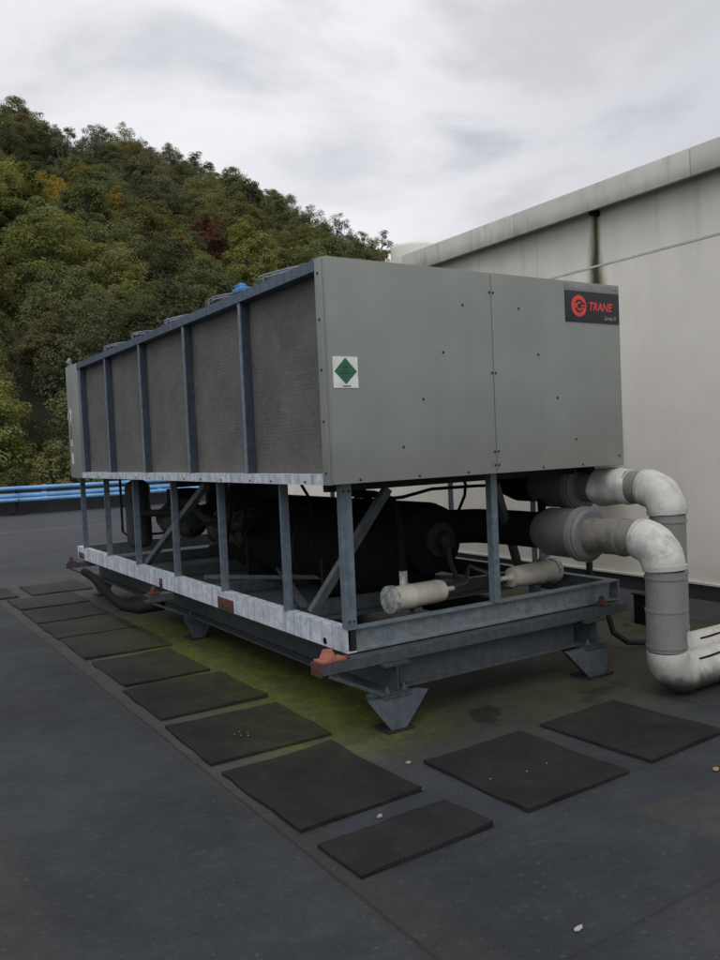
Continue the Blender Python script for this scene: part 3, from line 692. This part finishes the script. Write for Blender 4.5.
part('conduit', lambda bm: (tube(bm, [(.3,.35,-.06),(.6,.55,-.14),(1.0,.8,-.155),(1.4,1.0,-.13),(1.9,1.1,-.14),(2.2,1.0,-.15)], .012, 8),
                            tube(bm, [(.3,2.0,-.08),(.32,2.3,-.33),(.34,2.6,-.38),(.36,3.0,-.42),(.5,3.4,-.5)], .016, 8),
                            tube(bm, [(.28,1.95,-.05),(.3,2.02,-.25),(.33,2.2,-.5),(.36,2.6,-.56)], .014, 8)), M['black'], ch)
part('evaporator', lambda bm: lathe(bm, (1.78,1.5,-.52), (0,1,0), [(0,.1),(.03,.2),(.06,.25),(2.6,.25),(2.65,.2),(2.7,.1)], 28), M['black'], ch)
for y0 in (1.6, 2.9):
    part('saddle', lambda bm: (box(bm, .82, 1.48, y0, y0+.03, -.925, -.62), box(bm, .78, 1.52, y0-.05, y0+.08, -.925, -.905)), M['dark'], ch)
part('starter_box', lambda bm: (box(bm, 1.5, 1.95, 4.3, 4.75, -.72, -.06, .01)), M['dark'], ch)
for q, (a, c_) in enumerate([((.45,1.2,-.03),(.52,1.3,-.55)), ((.5,2.4,-.03),(.6,2.5,-.5)), ((1.6,.9,-.03),(1.55,1.0,-.45)), ((.7,3.2,-.03),(.72,3.3,-.4))]):
    a = Vector(a); c_ = Vector(c_); m_ = a.lerp(c_, .5) + Vector((.06,-.03,.05))
    part('cable', lambda bm: tube(bm, [a, a.lerp(m_,.5)+Vector((.02,0,0)), m_, m_.lerp(c_,.5), c_], .011, 8), M['black'], ch)
for y0 in (1.25, 2.1, 2.95):
    part('strap', lambda bm: lathe(bm, (1.15,y0,-.60), (0,1,0), [(0,.299),(0,.305),(.03,.305),(.03,.299)], 32), M['dark'], ch)
part('valve', lambda bm: (lathe(bm, (1.32,.85,-.47), (0,-1,0), [(0,.12),(.04,.12),(.05,.06),(.12,.06),(.13,.04),(.16,.0)], 18), tube(bm, [(1.32,.75,-.47),(1.32,.72,-.62),(1.36,.7,-.74)], .018, 8)), M['dark'], ch)
part('drip_tray', lambda bm: (box(bm, .3, 2.05, .9, 4.9, -.915, -.905), bar(bm, (.3,.95,-.80), (1.6,4.2,-.80), .04, .03), bar(bm, (.3,2.6,-.80), (1.7,1.0,-.80), .03, .03)), M['brace'], ch)
def drier(o, d, name, nozzle):
    o = Vector(o); d = Vector(d).normalized()
    f = part('filter_drier', lambda bm: lathe(bm, o, d, [(.03,.0),(.03,.078),(.15,.078),(.155,.08),(.17,.08),(.175,.076),(.40,.074),(.43,.066),(.44,.0)], 32), M['cream'], ch)
    part('end_cap', lambda bm: lathe(bm, o, d, [(-.012,.0),(-.012,.072),(-.006,.088),(.028,.088),(.03,.07)], 32), M['capgrey'], f)
    part('nozzle', lambda bm: lathe(bm, o, d, [(.435,.03),(.46,.028),(.47,.018),(.53,.016)], 14), M['cream'], f)
    part('bracket', lambda bm: (box(bm, o.x+.2*d.x-.03, o.x+.2*d.x+.03, o.y-.03, o.y+.03, -.905, -.84)), M['brace'], f)
    return f
d1 = drier((.69,.55,-.768), (1,.05,.005), 'a', 1)
part('drier_pipe', lambda bm: tube(bm, [(.81,.56,-.695),(.81,.56,-.6)], .026, 14), M['capgrey'], d1)
part('drier_pipe', lambda bm: tube(bm, [(.81,.56,-.6),(.808,.57,-.3),(.80,.58,-.2),(.77,.6,-.15),(.68,.66,-.11),(.5,.8,-.09)], .024, 14), M['black'], d1)
d2 = drier((2.20,.62,-.765), (-1,-.02,0), 'b', 1)
part('drier_pipe', lambda bm: tube(bm, [(2.1,.62,-.69),(2.1,.62,-.6)], .034, 14), M['capgrey'], d2)
part('drier_pipe', lambda bm: tube(bm, [(2.1,.62,-.6),(2.1,.63,-.04)], .03, 14), M['black'], d2)
part('liquid_line', lambda bm: tube(bm, [(1.2,.575,-.766),(1.35,.6,-.75),(1.45,.7,-.7),(1.55,.8,-.68),(1.68,.62,-.76)], .016, 8), M['copper'], ch)
# blue plastic on the top rail
bp = bmesh.new(); box(bp, -.01, .06, 1.0, 1.14, H+.001, H+.035, .012); box(bp, -.0, .045, 1.03, 1.12, H+.03, H+.055, .01); crumple(bp, .006, 14)
tag(obj('plastic_cap', bp, M['bluetape'], None), 'bright blue plastic piece lying on the top rail of the coil side', 'plastic cap')

# ------------------------------------------------------------------ support steel under the chiller
st = thing('support_frame', 'dark steel support frame of beams on pyramid legs under the chiller', 'steel frame', (1.15, 2.9, 0))
YC = [.06, 2.86, 5.60]
for y in YC:
    part('cross_channel', lambda bm: prism(bm, [(y-.02,-.992),(y+.09,-.992),(y+.09,-.985),(y-.013,-.985),(y-.013,-.942),(y+.09,-.942),(y+.09,-.935),(y-.02,-.935)], 'x', -.1, 2.28), M['steel'], st)
for x in (.35, 1.93):
    part('long_beam', lambda bm: prism(bm, isec(x, -1.165, -.995, .17, .013, .011), 'y', .0, 5.95), M['longbeam'], st)
    for k, y in enumerate((.03, 2.95, 5.85)):
        def leg(bm):
            zt, zb = -1.179, -B+.012
            x0, x1 = ((x-.19, x+.21) if k == 0 else (x-.13, x+.15)) if x < 1 else (x-.26, x+.12)
            xa, xb = (x-.05, x+.055) if x < 1 else (x-.07, x+.09)
            top = [(x0,y-.02,zt),(x1,y-.02,zt),(x1-.07,y+.12,zt),(x0+.07,y+.12,zt)]
            bot = [(xa,y-.02,zb),(xb,y-.02,zb),(xb-.02,y+.06,zb),(xa+.02,y+.06,zb)]
            A = [bm.verts.new(q) for q in top]; C = [bm.verts.new(q) for q in bot]
            fs = [bm.faces.new((A[i], A[(i+1)%4], C[(i+1)%4], C[i])) for i in range(4)] + [bm.faces.new(A), bm.faces.new(C)]
            bmesh.ops.recalc_face_normals(bm, faces=fs)
        lg = part('leg', leg, M['leg'], st)
        part('top_plate', lambda bm: box(bm, x-.09, x+.09, y-.03, y+.18, -1.178, -1.166, .002), M['steel'], lg)
        part('base_plate', lambda bm: box(bm, x-.085 if x<1 else x-.1, x+.095 if x<1 else x+.14, y-.04, y+.12, -B, -B+.012, .003), M['dark'], lg)
        for bx in (-.065, .065):
            part('bolt', lambda bm: (lathe(bm, (x+bx*.85,y+.0,-1.152), (0,0,1), [(0,.015),(.012,.015),(.012,.008),(.03,.008),(.031,.0)], 6)), M['leg'], lg)
for y in (.06, 2.9, 5.7):
    part('tie_beam', lambda bm: prism(bm, isec(y+.06, -1.16, -.995, .11, .011, .009), 'x', .44, 1.84), M['steel'], st)
for y in YC:
    part('knee_brace', lambda bm: bar(bm, (-.06,y-.012,-1.0), (.27,y-.03,-1.16), .035, .018), M['steel'], st)
for i, y in enumerate(YC):
    for x, side in ((-.045,'left'),(2.08,'wall')):
        nm = ['near','middle','far'][i]
        s_ = 'on the coil side' if side == 'left' else 'on the wall side'
        iso = thing('isolator', '%s rubber isolator between rail and beam at the %s end, %s' % ('orange' if i == 0 and x < 1 else 'rusty brown', nm, s_) if i != 1 else '%s rubber isolator between rail and beam halfway along, %s' % ('rusty brown', s_), 'isolator', (x, y+.03, B-.935), 'isolators under the rails')
        near = i == 0 and x < 1; om = M['orange'] if near else M['rust']; k = 1 if near else .55
        part('pad', lambda bm: box(bm, x-.055*k, x+.1*k, y-.015, y+.07, -.934, -.918, .004), om, iso)
        part('cone', lambda bm: lathe(bm, (x+.01,y+.03,-.918), (0,0,1), [(0,.045*k),(.012,.043*k),(.03,.034*k),(.045,.028*k),(.048,.01*k)], 20), om, iso)
        if near: part('cradle', lambda bm: box(bm, x+.06, x+.14, y+.01, y+.06, -.9335, -.9255, .001), M['rust'], iso)
part('rust_cap', lambda bm: box(bm, -.106, -.1005, .04, .15, -1.003, -.937, .001), M['rust'], st)

# ------------------------------------------------------------------ insulated water pipes
def pipe_run(label, x, y_start, y_el, z_top, z_bot, r, drum_y, drum_r, x_end, dark, white_len):
    t = thing('insulated_pipe', label, 'pipe', (x, y_el, B+z_bot-r), 'insulated chilled water pipes')
    bend = r*1.55; bl = r*1.45
    # coupling drum round the joint
    part('coupling_cover', lambda bm: lathe(bm, (x,drum_y[0],z_top), (0,1,0), [(0,r+.002),(.004,drum_r-.02),(.02,drum_r),(.05,drum_r),(.055,drum_r-.008),(drum_y[1]-drum_y[0]-.12,drum_r-.01),(drum_y[1]-drum_y[0],drum_r*.62)], 36), M['drum'], t)
    part('band', lambda bm: lathe(bm, (x,drum_y[0]+.045,z_top), (0,1,0), [(-.012,drum_r-.004),(-.012,drum_r+.008),(.035,drum_r+.008),(.035,drum_r-.004)], 36), M['pipe'], t)
    ye = y_el + bend
    if white_len:
        a, c = white_len
        part('pipe_section', lambda bm: tube(bm, [(x,drum_y[0]+.05,z_top),(x,a,z_top)], r, 30), M['drum'], t)
        bm = bmesh.new(); n = 12
        tube(bm, [(x, a+(c-a)*i/n, z_top) for i in range(n+1)], [r+.004]+[r+.014]*(n-1)+[r+.004], 32)
        crumple(bm, .013, 9, 3.0)
        cc = Vector((x-.09, a+(c-a)*.28, z_top+.02))
        for v in bm.verts:
            dd = (v.co-cc).length
            if dd < .11: v.co += (Vector((x,v.co.y,z_top))-v.co).normalized()*.045*(1-dd/.11)
        obj('wrapped_section', bm, M['white'], t, ang=60)
        part('pipe_section', lambda bm: tube(bm, [(x,c,z_top),(x,ye,z_top)], r, 30), M['pipe'], t)
    else:
        bm = bmesh.new(); n = 14
        tube(bm, [(x, drum_y[0]+.05+(ye-drum_y[0]-.05)*i/n, z_top) for i in range(n+1)], r, 30); crumple(bm, .005, 10, 1.0)
        obj('pipe_section', bm, dark, t, ang=60)
    part('band', lambda bm: lathe(bm, (x,ye+.1,z_top), (0,1,0), [(0,r-.002),(0,r+.006),(.02,r+.006),(.02,r-.002)], 30), M['pipe'], t)
    el = arc((x,y_el,z_top), (x,ye,z_top), (x,y_el,z_top-bend), 10)
    bm = bmesh.new(); tube(bm, el, [r+.004]+[r+.013]*9+[r+.004], 32); crumple(bm, .008, 10, x*3); obj('elbow_cover', bm, M['white'], t, ang=60)
    for q in (0, 10):
        dq = (el[1]-el[0]).normalized() if q == 0 else (el[9]-el[10]).normalized()
        part('tape_band', lambda bm: lathe(bm, el[q]+dq*.002, dq, [(0,r+.001),(0,r+.011),(.028,r+.016),(.028,r+.002)], 30), M['white'], t)
    part('pipe_section', lambda bm: tube(bm, [(x,y_el,z_top-bend),(x,y_el,(z_top+z_bot)/2)], r, 30), M['pipe'], t)
    part('pipe_section', lambda bm: tube(bm, [(x,y_el,(z_top+z_bot)/2),(x,y_el,z_bot+bl)], r+.002, 30), M['pipe'], t)
    for zz in (z_top-bend-.045, (z_top+z_bot)/2-.008, z_bot+bl+.02):
        part('band', lambda bm: lathe(bm, (x,y_el,zz), (0,0,1), [(0,r-.002),(0,r+.0065),(.014,r+.0065),(.014,r-.002)], 30), M['pipe'], t)
    el = arc((x,y_el,z_bot), (x,y_el,z_bot+bl), (x+bl,y_el,z_bot), 10)
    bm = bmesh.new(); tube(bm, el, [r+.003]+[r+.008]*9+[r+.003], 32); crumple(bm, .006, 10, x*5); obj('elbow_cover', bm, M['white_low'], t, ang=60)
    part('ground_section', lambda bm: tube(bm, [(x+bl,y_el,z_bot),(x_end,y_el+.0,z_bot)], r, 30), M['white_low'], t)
    part('jacket_seam', lambda bm: tube(bm, [(x+bl+.04+.1*i, y_el-.075*r/.115-.004*(i%2), z_bot+.088*r/.115+.003*(i%3)) for i in range(14)], .006, 6), M['black'], t)
    return t
pipe_run('lower insulated pipe with stained jacket and nearer grimy white elbows', 1.90, .4, -.555, -.437, -1.243, .112, (-.015,.46), .172, 3.93, M['pipe_dark'], None)
pipe_run('upper insulated pipe with dented white wrap, its riser behind the nearer one', 2.20, .8, -.36, -.148, -1.20, .108, (.30,.78), .165, 3.93, M['pipe'], (.2,-.1))

# conduits, hose, small boxes by the wall end
hb = bmesh.new()
tube(hb, [(.02,5.3,-1.01),(.0,4.9,-1.02),(.0,4.62,-1.06),(.0,4.28,-1.14),(.0,3.9,-1.18),(.0,3.4,-1.14),(.02,3.0,-1.06),(.06,2.95,-1.05)], .04, 12)
tag(obj('black_hose', hb, M['black'], None), 'thick black hose sagging below the far half of the pale rail', 'hose')
db = thing('disconnect_box', 'small grey switch box on a post behind the right end of the frame', 'switch box', (2.62,.66,0))
part('post', lambda bm: (tube(bm, [(2.66,.7,-B),(2.66,.7,-.02)], .025, 12)), M['dark'], db)
part('box', lambda bm: box(bm, 2.60, 2.70, .58, .675, -1.12, -.90, .006), M['steel'], db)
part('handle', lambda bm: (box(bm, 2.625, 2.675, .555, .579, -1.06, -.96, .003)), M['brace'], db)
hz = bmesh.new()
tube(hz, [(2.62,.5,-1.0),(2.58,.46,-1.14),(2.58,.42,-1.25),(2.66,.36,-1.325),(2.85,.28,-1.342),(3.2,.2,-1.345),(3.8,.15,-1.345)], .022, 10)
tag(obj('black_conduit', hz, M['dark'], None), 'black flexible conduit curving from the switch box along the roof to the wall', 'conduit')
pd = thing('drain_box', 'small black metal box on the roof between frame and wall', 'box', (3.4,.8,0))
part('body', lambda bm: box(bm, 3.35, 3.47, .74, .86, -B, -1.13, .008), M['black'], pd)
part('lid', lambda bm: box(bm, 3.34, 3.48, .73, .87, -1.13, -1.115, .003), M['dark'], pd)

# ------------------------------------------------------------------ trees
def crown_mesh(seed, rx, rz, nb, leaves, open_=0.0, size=.14):
    rr = random.Random(seed); shades = []; V = []; F = []; blobs = []
    for i in range(nb):
        while True:
            p = Vector((rr.uniform(-1,1), rr.uniform(-1,1), rr.uniform(-1,1)))
            if .25 < p.length < 1: break
        p = p.normalized()*(p.length**.6)
        lump = 1 + .28*noise.noise(p.normalized()*1.6 + Vector((seed*3.1,0,0)))
        p = p*lump; taper = 1 - .3*max(0, p.z)
        blobs.append((Vector((p.x*rx*taper, p.y*rx*taper, p.z*rz)), rr.uniform(.15,.32)*rx*(1-.2*open_), rr.random()))
    for c, r, s in blobs:
        out = Vector((c.x/rx, c.y/rx, c.z/rz))
        for k in range(int(leaves*rr.uniform(.6,1.3))):
            d = (Vector((rr.gauss(0,1), rr.gauss(0,1), rr.gauss(0,1)+.2)) + out*.5).normalized()
            q = c + Vector((d.x, d.y, d.z*.7))*r*(rr.random()**.3)*rr.uniform(.85,1.12)
            nrm = (d*.8 + out*.3 + Vector((rr.uniform(-.5,.5), rr.uniform(-.5,.5), rr.uniform(.2,.9)))).normalized()
            u = nrm.orthogonal().normalized(); a = rr.uniform(0, PI); t = nrm.cross(u)
            u, t = u*math.cos(a)+t*math.sin(a), t*math.cos(a)-u*math.sin(a)
            h = size*rr.uniform(.5,1.3); n = len(V)
            V += [q+u*h, q+t*h*.6, q-u*h*.9, q-t*h*.6]; F.append((n,n+1,n+2,n+3))
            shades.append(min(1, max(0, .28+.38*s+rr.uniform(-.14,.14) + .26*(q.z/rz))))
    me = bpy.data.meshes.new('crown'); me.from_pydata(V, [], F); me.update()
    at = me.attributes.new('shade', 'FLOAT', 'FACE'); at.data.foreach_set('value', shades)
    me.materials.append(LEAF['mid']); return me, blobs
def trunk_mesh(seed, h, crown_z, blobs, r0=.24):
    rr = random.Random(seed); bm = bmesh.new()
    top = crown_z + 2.0
    path = [Vector((.25*math.sin(i*.9+seed)*i/6, .25*math.cos(i*.7+seed)*i/6, -1.5 + (top+1.5)*i/6)) for i in range(7)]
    tube(bm, path, [r0*(1.25-.15*i) if i else r0*1.5 for i in range(7)], 8)
    for c, r, s in blobs[:9]:
        e = c + Vector((0,0,crown_z)); st_ = path[rr.randint(3,6)]
        mid = st_.lerp(e, .5) + Vector((0,0,.3))
        tube(bm, [st_, mid, e], [r0*.4, r0*.25, r0*.08], 5)
    me = bpy.data.meshes.new('trunk'); bm.to_mesh(me); bm.free(); me.materials.append(M['bark']); return me
SPEC = []
for k, (rx, rz, cz, nb, lv, op, size) in enumerate([
    (3.3,4.2,8.0,110,170,.0,.115),(3.8,4.6,8.6,130,160,.1,.115),(2.7,5.0,8.6,105,165,.1,.11),(4.2,4.3,8.2,140,155,.15,.12),
    (3.2,4.4,8.8,62,150,.35,.115),(3.7,4.6,9.0,70,150,.35,.115),(2.7,4.6,8.8,52,150,.3,.11),(2.4,4.6,8.0,60,90,.3,.1)]):
    me, bl = crown_mesh(100+k, rx, rz, nb, lv, op, size)
    SPEC.append((me, trunk_mesh(200+k, 0, cz, bl), cz))
bush_me, bush_bl = crown_mesh(300, 1.7, 1.3, 30, 420, 0, .05)
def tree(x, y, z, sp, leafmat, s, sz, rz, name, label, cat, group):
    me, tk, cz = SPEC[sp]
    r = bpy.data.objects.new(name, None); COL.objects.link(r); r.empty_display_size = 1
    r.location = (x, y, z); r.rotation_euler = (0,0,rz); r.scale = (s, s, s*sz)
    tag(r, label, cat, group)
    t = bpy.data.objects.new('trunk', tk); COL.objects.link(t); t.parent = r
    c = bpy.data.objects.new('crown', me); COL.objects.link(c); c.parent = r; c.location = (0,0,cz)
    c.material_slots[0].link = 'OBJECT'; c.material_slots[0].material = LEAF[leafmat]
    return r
NAMES = {'dark':'dark green','mid':'mid green','olive':'olive green','bright':'yellow green','grey':'thin grey green','rust':'rusty brown','red':'dull red','orange':'orange'}
SPOTS = []
# autumn colours that stand out, each its own place on the hill
def place(az, tan, d0, sp, lm, s, label):
    """walk out along a bearing until the hill lifts the crown to the wanted height"""
    d = d0
    while d < 230:
        x = CX + d*math.sin(math.radians(az)); y = CY + d*math.cos(math.radians(az)); z = hill_z(x, y)
        if (z + 8*s - 1.57)/d >= tan: break
        d += 1.0
    SPOTS.append((az, d, s)); tree(x, y, z+3.0, sp, lm, s, 1.0, az*2.0, 'autumn_tree', label, 'tree', None)
place(13.2, .235, 60, 1, 'orange', .6, 'golden orange autumn tree, leftmost of the three high on the hillside')
place(14.8, .262, 60, 2, 'orange', .55, 'slim orange autumn tree, highest of the three on the hillside')
place(17.2, .235, 60, 0, 'orange', .56, 'small orange autumn tree, rightmost of the three high on the hillside')
place(22.8, .20, 60, 0, 'red', .58, 'dull red autumn tree just above the chiller roof line')
place(12.8, .035, 26, 0, 'rust', .48, 'small rusty brown tree low on the hill left of the chiller')
place(29.5, .225, 60, 1, 'orange', .45, 'small orange tree peeping over the near end of the top rail')
SPOTS.append((19.4, 88, .9))
rt = random.Random(11)
def visible(az, tan_top):
    if az > 40.5: return False
    if az > 14.5 and tan_top < .085 + .0083*(az-13.5) - .02: return False
    return True
count = 0
D = 31.0
while D < 180:
    step = (4.4 if D < 50 else 4.9 if D < 85 else 5.1)
    az = 5.0 + rt.uniform(0, 3)
    while az < 41:
        da = math.degrees(step/D); a = az + rt.uniform(-.3,.3)*da; d = D + rt.uniform(-.35,.35)*step
        az += da
        Dr, hr = ridge(a)
        if d > Dr + 3: continue
        x = CX + d*math.sin(math.radians(a)); y = CY + d*math.cos(math.radians(a))
        if y < 25.5: continue
        if any(math.hypot(math.radians(a-pa)*d, d-pd) < 3.6*ps or (abs(math.radians(a-pa)*d) < 3.2*ps and 0 < pd-d < 8.5) for pa, pd, ps in SPOTS): continue
        z = hill_z(x, y); top = d > Dr-7; t = (d-FOOT_D)/(Dr-FOOT_D)
        if top: sp = rt.choice([4,5,6,4,5]); lm = rt.choice(['dark','dark','grey','mid']); s = rt.uniform(.72,1.05)
        else:
            sp = rt.choice([0,1,2,3,0,1,3,7 if t > .4 else 1])
            if t > .62: lm = rt.choice(['dark','mid','dark','olive','rust','grey'])
            elif t > .3: lm = rt.choice(['mid','olive','mid','dark','bright','olive'])
            else: lm = rt.choice(['mid','olive','mid','bright','dark','mid'])
            s = rt.uniform(.6,.92) if D > 50 else rt.uniform(.55,.8)
        if sp == 7: lm = 'grey'
        tt = (z + 12.5*s - 1.57)/d
        if not visible(a, tt): continue
        zone = 'on the ridge against the sky' if top else 'high on the wooded hillside' if t > .62 else 'halfway up the wooded hillside' if t > .22 else 'low on the hillside behind the blue pipes'
        kind = 'open crowned' if sp in (4,5,6) else 'sparse' if sp == 7 else 'narrow' if sp == 2 else 'broad' if sp == 3 else 'round'
        lab = '%s %s tree %s' % (kind, NAMES[lm], zone)
        tree(x, y, z, sp, lm, s, rt.uniform(.9,1.12), rt.uniform(0, 6.28), 'hill_tree', lab, 'tree', lab.replace(' tree ', ' trees ', 1))
        count += 1
    D += step*.86
dt = thing('dead_trunk', 'pale bare dead trunk standing among the trees on the hillside', 'dead tree', (0,0,0))
az, d = 19.4, 90; x = CX + d*math.sin(math.radians(az)); y = CY + d*math.cos(math.radians(az)); z = hill_z(x, y)
z -= 3.2; dt.location = (x, y, z); WL[dt.name] = Vector((x, y, z))
part('trunk', lambda bm: tube(bm, [(0,0,-1),(.1,0,4),(0,.1,8),(.1,0,10.2)], [.13,.11,.09,.06], 8), M['bark_pale'], dt, local=True)
part('branch', lambda bm: (tube(bm, [(.05,0,6.5),(.7,.2,8.6)], [.08,.03], 6), tube(bm, [(.05,0,7.5),(-.6,.1,9.2)], [.07,.03], 6)), M['bark_pale'], dt, local=True)
# the wood goes on along the hill to the left, outside the picture: one mass
def far_wood():
    rr = random.Random(77); small, _ = crown_mesh(400, 3.4, 4.2, 34, 42, .1, .3)
    base = [v.co.copy() for v in small.vertices]; nq = len(small.polygons)
    sh = [small.attributes['shade'].data[q].value for q in range(nq)]; V = []; F = []; S = []
    d = 34.0
    while d < 135:
        az = -34 + rr.uniform(0, 4)
        while az < 4.6:
            a = az + rr.uniform(-1, 1); e = d + rr.uniform(-2, 2); az += math.degrees(6.2/d)
            if e > ridge(a)[0] + 3: continue
            x = CX + e*math.sin(math.radians(a)); y = CY + e*math.cos(math.radians(a))
            if y < 26: continue
            z = hill_z(x, y) + 6.0; k = rr.uniform(.75, 1.15); c, s_ = math.cos(a*7), math.sin(a*7); n0 = len(V)
            V += [(x + k*(p.x*c-p.y*s_), y + k*(p.x*s_+p.y*c), z + k*p.z) for p in base]
            F += [(n0+4*q, n0+4*q+1, n0+4*q+2, n0+4*q+3) for q in range(nq)]; t_ = rr.uniform(-.25, .25); S += [min(1, max(0, v+t_)) for v in sh]
        d += 6.5
    me = bpy.data.meshes.new('far_wood'); me.from_pydata(V, [], F); me.update()
    me.attributes.new('shade', 'FLOAT', 'FACE').data.foreach_set('value', S); me.materials.append(LEAF['mid'])
    o = bpy.data.objects.new('far_wood', me); COL.objects.link(o); bpy.data.meshes.remove(small)
    tag(o, 'green wood covering the rest of the hill to the left of the picture', 'wood', None, 'stuff')
far_wood()
# bushes just beyond the parapet
rb = random.Random(5)
for k in range(20):
    x = -1.5 + k*.62 + rb.uniform(-.3,.3); y = 24.6 + rb.uniform(0, 1.2)
    lm = rb.choice(['rust','olive','mid','olive','dark','mid'])
    r = bpy.data.objects.new('bush', None); COL.objects.link(r); r.location = (x, y, FOOT_Z + 2.9); s = rb.uniform(.8,1.15); r.scale = (s, s, s*1.15)
    lab = 'leafy %s bush just beyond the blue pipes at the roof edge' % NAMES[lm]
    tag(r, lab, 'bush', lab.replace('bush', 'bushes', 1))
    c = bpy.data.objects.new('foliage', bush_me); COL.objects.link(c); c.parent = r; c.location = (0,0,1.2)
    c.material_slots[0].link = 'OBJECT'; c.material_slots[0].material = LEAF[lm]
    bm = bmesh.new(); tube(bm, [(0,0,-3.0),(.05,0,-1),(0,.05,1.2)], [.08,.06,.03], 6)
    me = bpy.data.meshes.new('stem'); bm.to_mesh(me); bm.free(); me.materials.append(M['bark'])
    t = bpy.data.objects.new('stem', me); COL.objects.link(t); t.parent = r
print('trees', count)

# ------------------------------------------------------------------ sky and light
w = bpy.data.worlds.new('World'); scene.world = w; w.use_nodes = True
nt = w.node_tree; nt.nodes.clear()
def nn(t): return nt.nodes.new(t)
tc = nn('ShaderNodeTexCoord'); mp = nn('ShaderNodeMapping'); mp.inputs['Scale'].default_value = (1, 1, 2.4); mp.inputs['Location'].default_value = (3.1, .6, .2)
nt.links.new(tc.outputs['Generated'], mp.inputs[0])
n1 = nn('ShaderNodeTexNoise'); n1.inputs['Scale'].default_value = 2.3; n1.inputs['Detail'].default_value = 9; n1.inputs['Roughness'].default_value = .54; n1.inputs['Distortion'].default_value = .35
nt.links.new(mp.outputs[0], n1.inputs['Vector'])
rmp = nn('ShaderNodeValToRGB'); nt.links.new(n1.outputs['Fac'], rmp.inputs[0])
e = rmp.color_ramp.elements; e[0].position = .34; e[0].color = (.55,.56,.61,1); e[1].position = .66; e[1].color = (.97,.975,.98,1)
mel = rmp.color_ramp.elements.new(.5); mel.color = (.80,.81,.85,1)
def lobe(prev, d, e0, e1, amt, colr):
    vm = nn('ShaderNodeVectorMath'); vm.operation = 'DOT_PRODUCT'; vm.inputs[1].default_value = d; nt.links.new(tc.outputs['Generated'], vm.inputs[0])
    nz_ = nn('ShaderNodeMath'); nz_.operation = 'MULTIPLY_ADD'; nz_.inputs[1].default_value = .42; nt.links.new(n1.outputs['Fac'], nz_.inputs[0]); nt.links.new(vm.outputs['Value'], nz_.inputs[2])
    r_ = nn('ShaderNodeMapRange'); r_.interpolation_type = 'SMOOTHSTEP'; r_.inputs[1].default_value = e0; r_.inputs[2].default_value = e1; r_.inputs[4].default_value = amt
    nt.links.new(nz_.outputs[0], r_.inputs[0])
    m_ = nn('ShaderNodeMix'); m_.data_type = 'RGBA'; nt.links.new(r_.outputs[0], m_.inputs[0]); nt.links.new(prev, m_.inputs[6]); m_.inputs[7].default_value = (*colr, 1); return m_.outputs[2]
skyc = lobe(rmp.outputs[0], (.62,.67,.41), 1.14, 1.25, .6, (.95,.955,.97))
skyc = lobe(skyc, (.258,.864,.38), 1.13, 1.24, .4, (.84,.845,.88))
skyc = lobe(skyc, (.77,.53,.35), 1.145, 1.23, .7, (.47,.48,.525))
sepn = nn('ShaderNodeSeparateXYZ'); nt.links.new(tc.outputs['Generated'], sepn.inputs[0])
mr = nn('ShaderNodeMapRange'); mr.inputs[1].default_value = .45; mr.inputs[2].default_value = 1.0; mr.inputs[3].default_value = 1.0; mr.inputs[4].default_value = 1.55
nt.links.new(sepn.outputs[2], mr.inputs[0])
mul = nn('ShaderNodeMix'); mul.data_type = 'RGBA'; mul.blend_type = 'MULTIPLY'; mul.inputs[0].default_value = 1
nt.links.new(skyc, mul.inputs[6]); nt.links.new(mr.outputs[0], mul.inputs[7])
SUN_EL, SUN_AZ = math.radians(50), math.radians(215)     # azimuth clockwise from +Y: behind the camera's left shoulder
sky = nn('ShaderNodeTexSky'); sky.sky_type = 'NISHITA'; sky.sun_disc = False; sky.sun_elevation = SUN_EL; sky.sun_rotation = SUN_AZ
bg1 = nn('ShaderNodeBackground'); bg1.inputs[1].default_value = .05; nt.links.new(sky.outputs[0], bg1.inputs[0])
bg2 = nn('ShaderNodeBackground'); bg2.inputs[1].default_value = 1.08; nt.links.new(mul.outputs[2], bg2.inputs[0])
mx = nn('ShaderNodeMixShader'); mx.inputs[0].default_value = .93; nt.links.new(bg1.outputs[0], mx.inputs[1]); nt.links.new(bg2.outputs[0], mx.inputs[2])
ow = nn('ShaderNodeOutputWorld'); nt.links.new(mx.outputs[0], ow.inputs[0])
sl = bpy.data.lights.new('overcast_sun', 'SUN'); sl.energy = 1.05; sl.angle = math.radians(40); sl.color = (1.0,.965,.92)
so = bpy.data.objects.new('overcast_sun', sl); COL.objects.link(so)
dirv = Vector((math.sin(SUN_AZ)*math.cos(SUN_EL), math.cos(SUN_AZ)*math.cos(SUN_EL), math.sin(SUN_EL)))
so.rotation_euler = dirv.to_track_quat('Z', 'Y').to_euler(); so.location = (-6,-8,14)

# ------------------------------------------------------------------ camera
cam = bpy.data.cameras.new('camera'); co = bpy.data.objects.new('camera', cam); COL.objects.link(co)
co.location = (-2.1781, -3.6493, .1886+B); co.rotation_euler = (1.53101, .043142, -.571213)
cam.sensor_fit = 'AUTO'; cam.sensor_width = 36; cam.lens = 822.39/960*36; cam.clip_start = .05; cam.clip_end = 9000
scene.camera = co
scene.view_settings.view_transform = 'Standard'; scene.view_settings.look = 'None'; scene.view_settings.exposure = 0; scene.view_settings.gamma = 1
scene.render.engine = 'CYCLES'; scene.cycles.use_denoising = True
scene.cycles.max_bounces = 5; scene.cycles.diffuse_bounces = 3; scene.cycles.glossy_bounces = 2; scene.cycles.transmission_bounces = 3
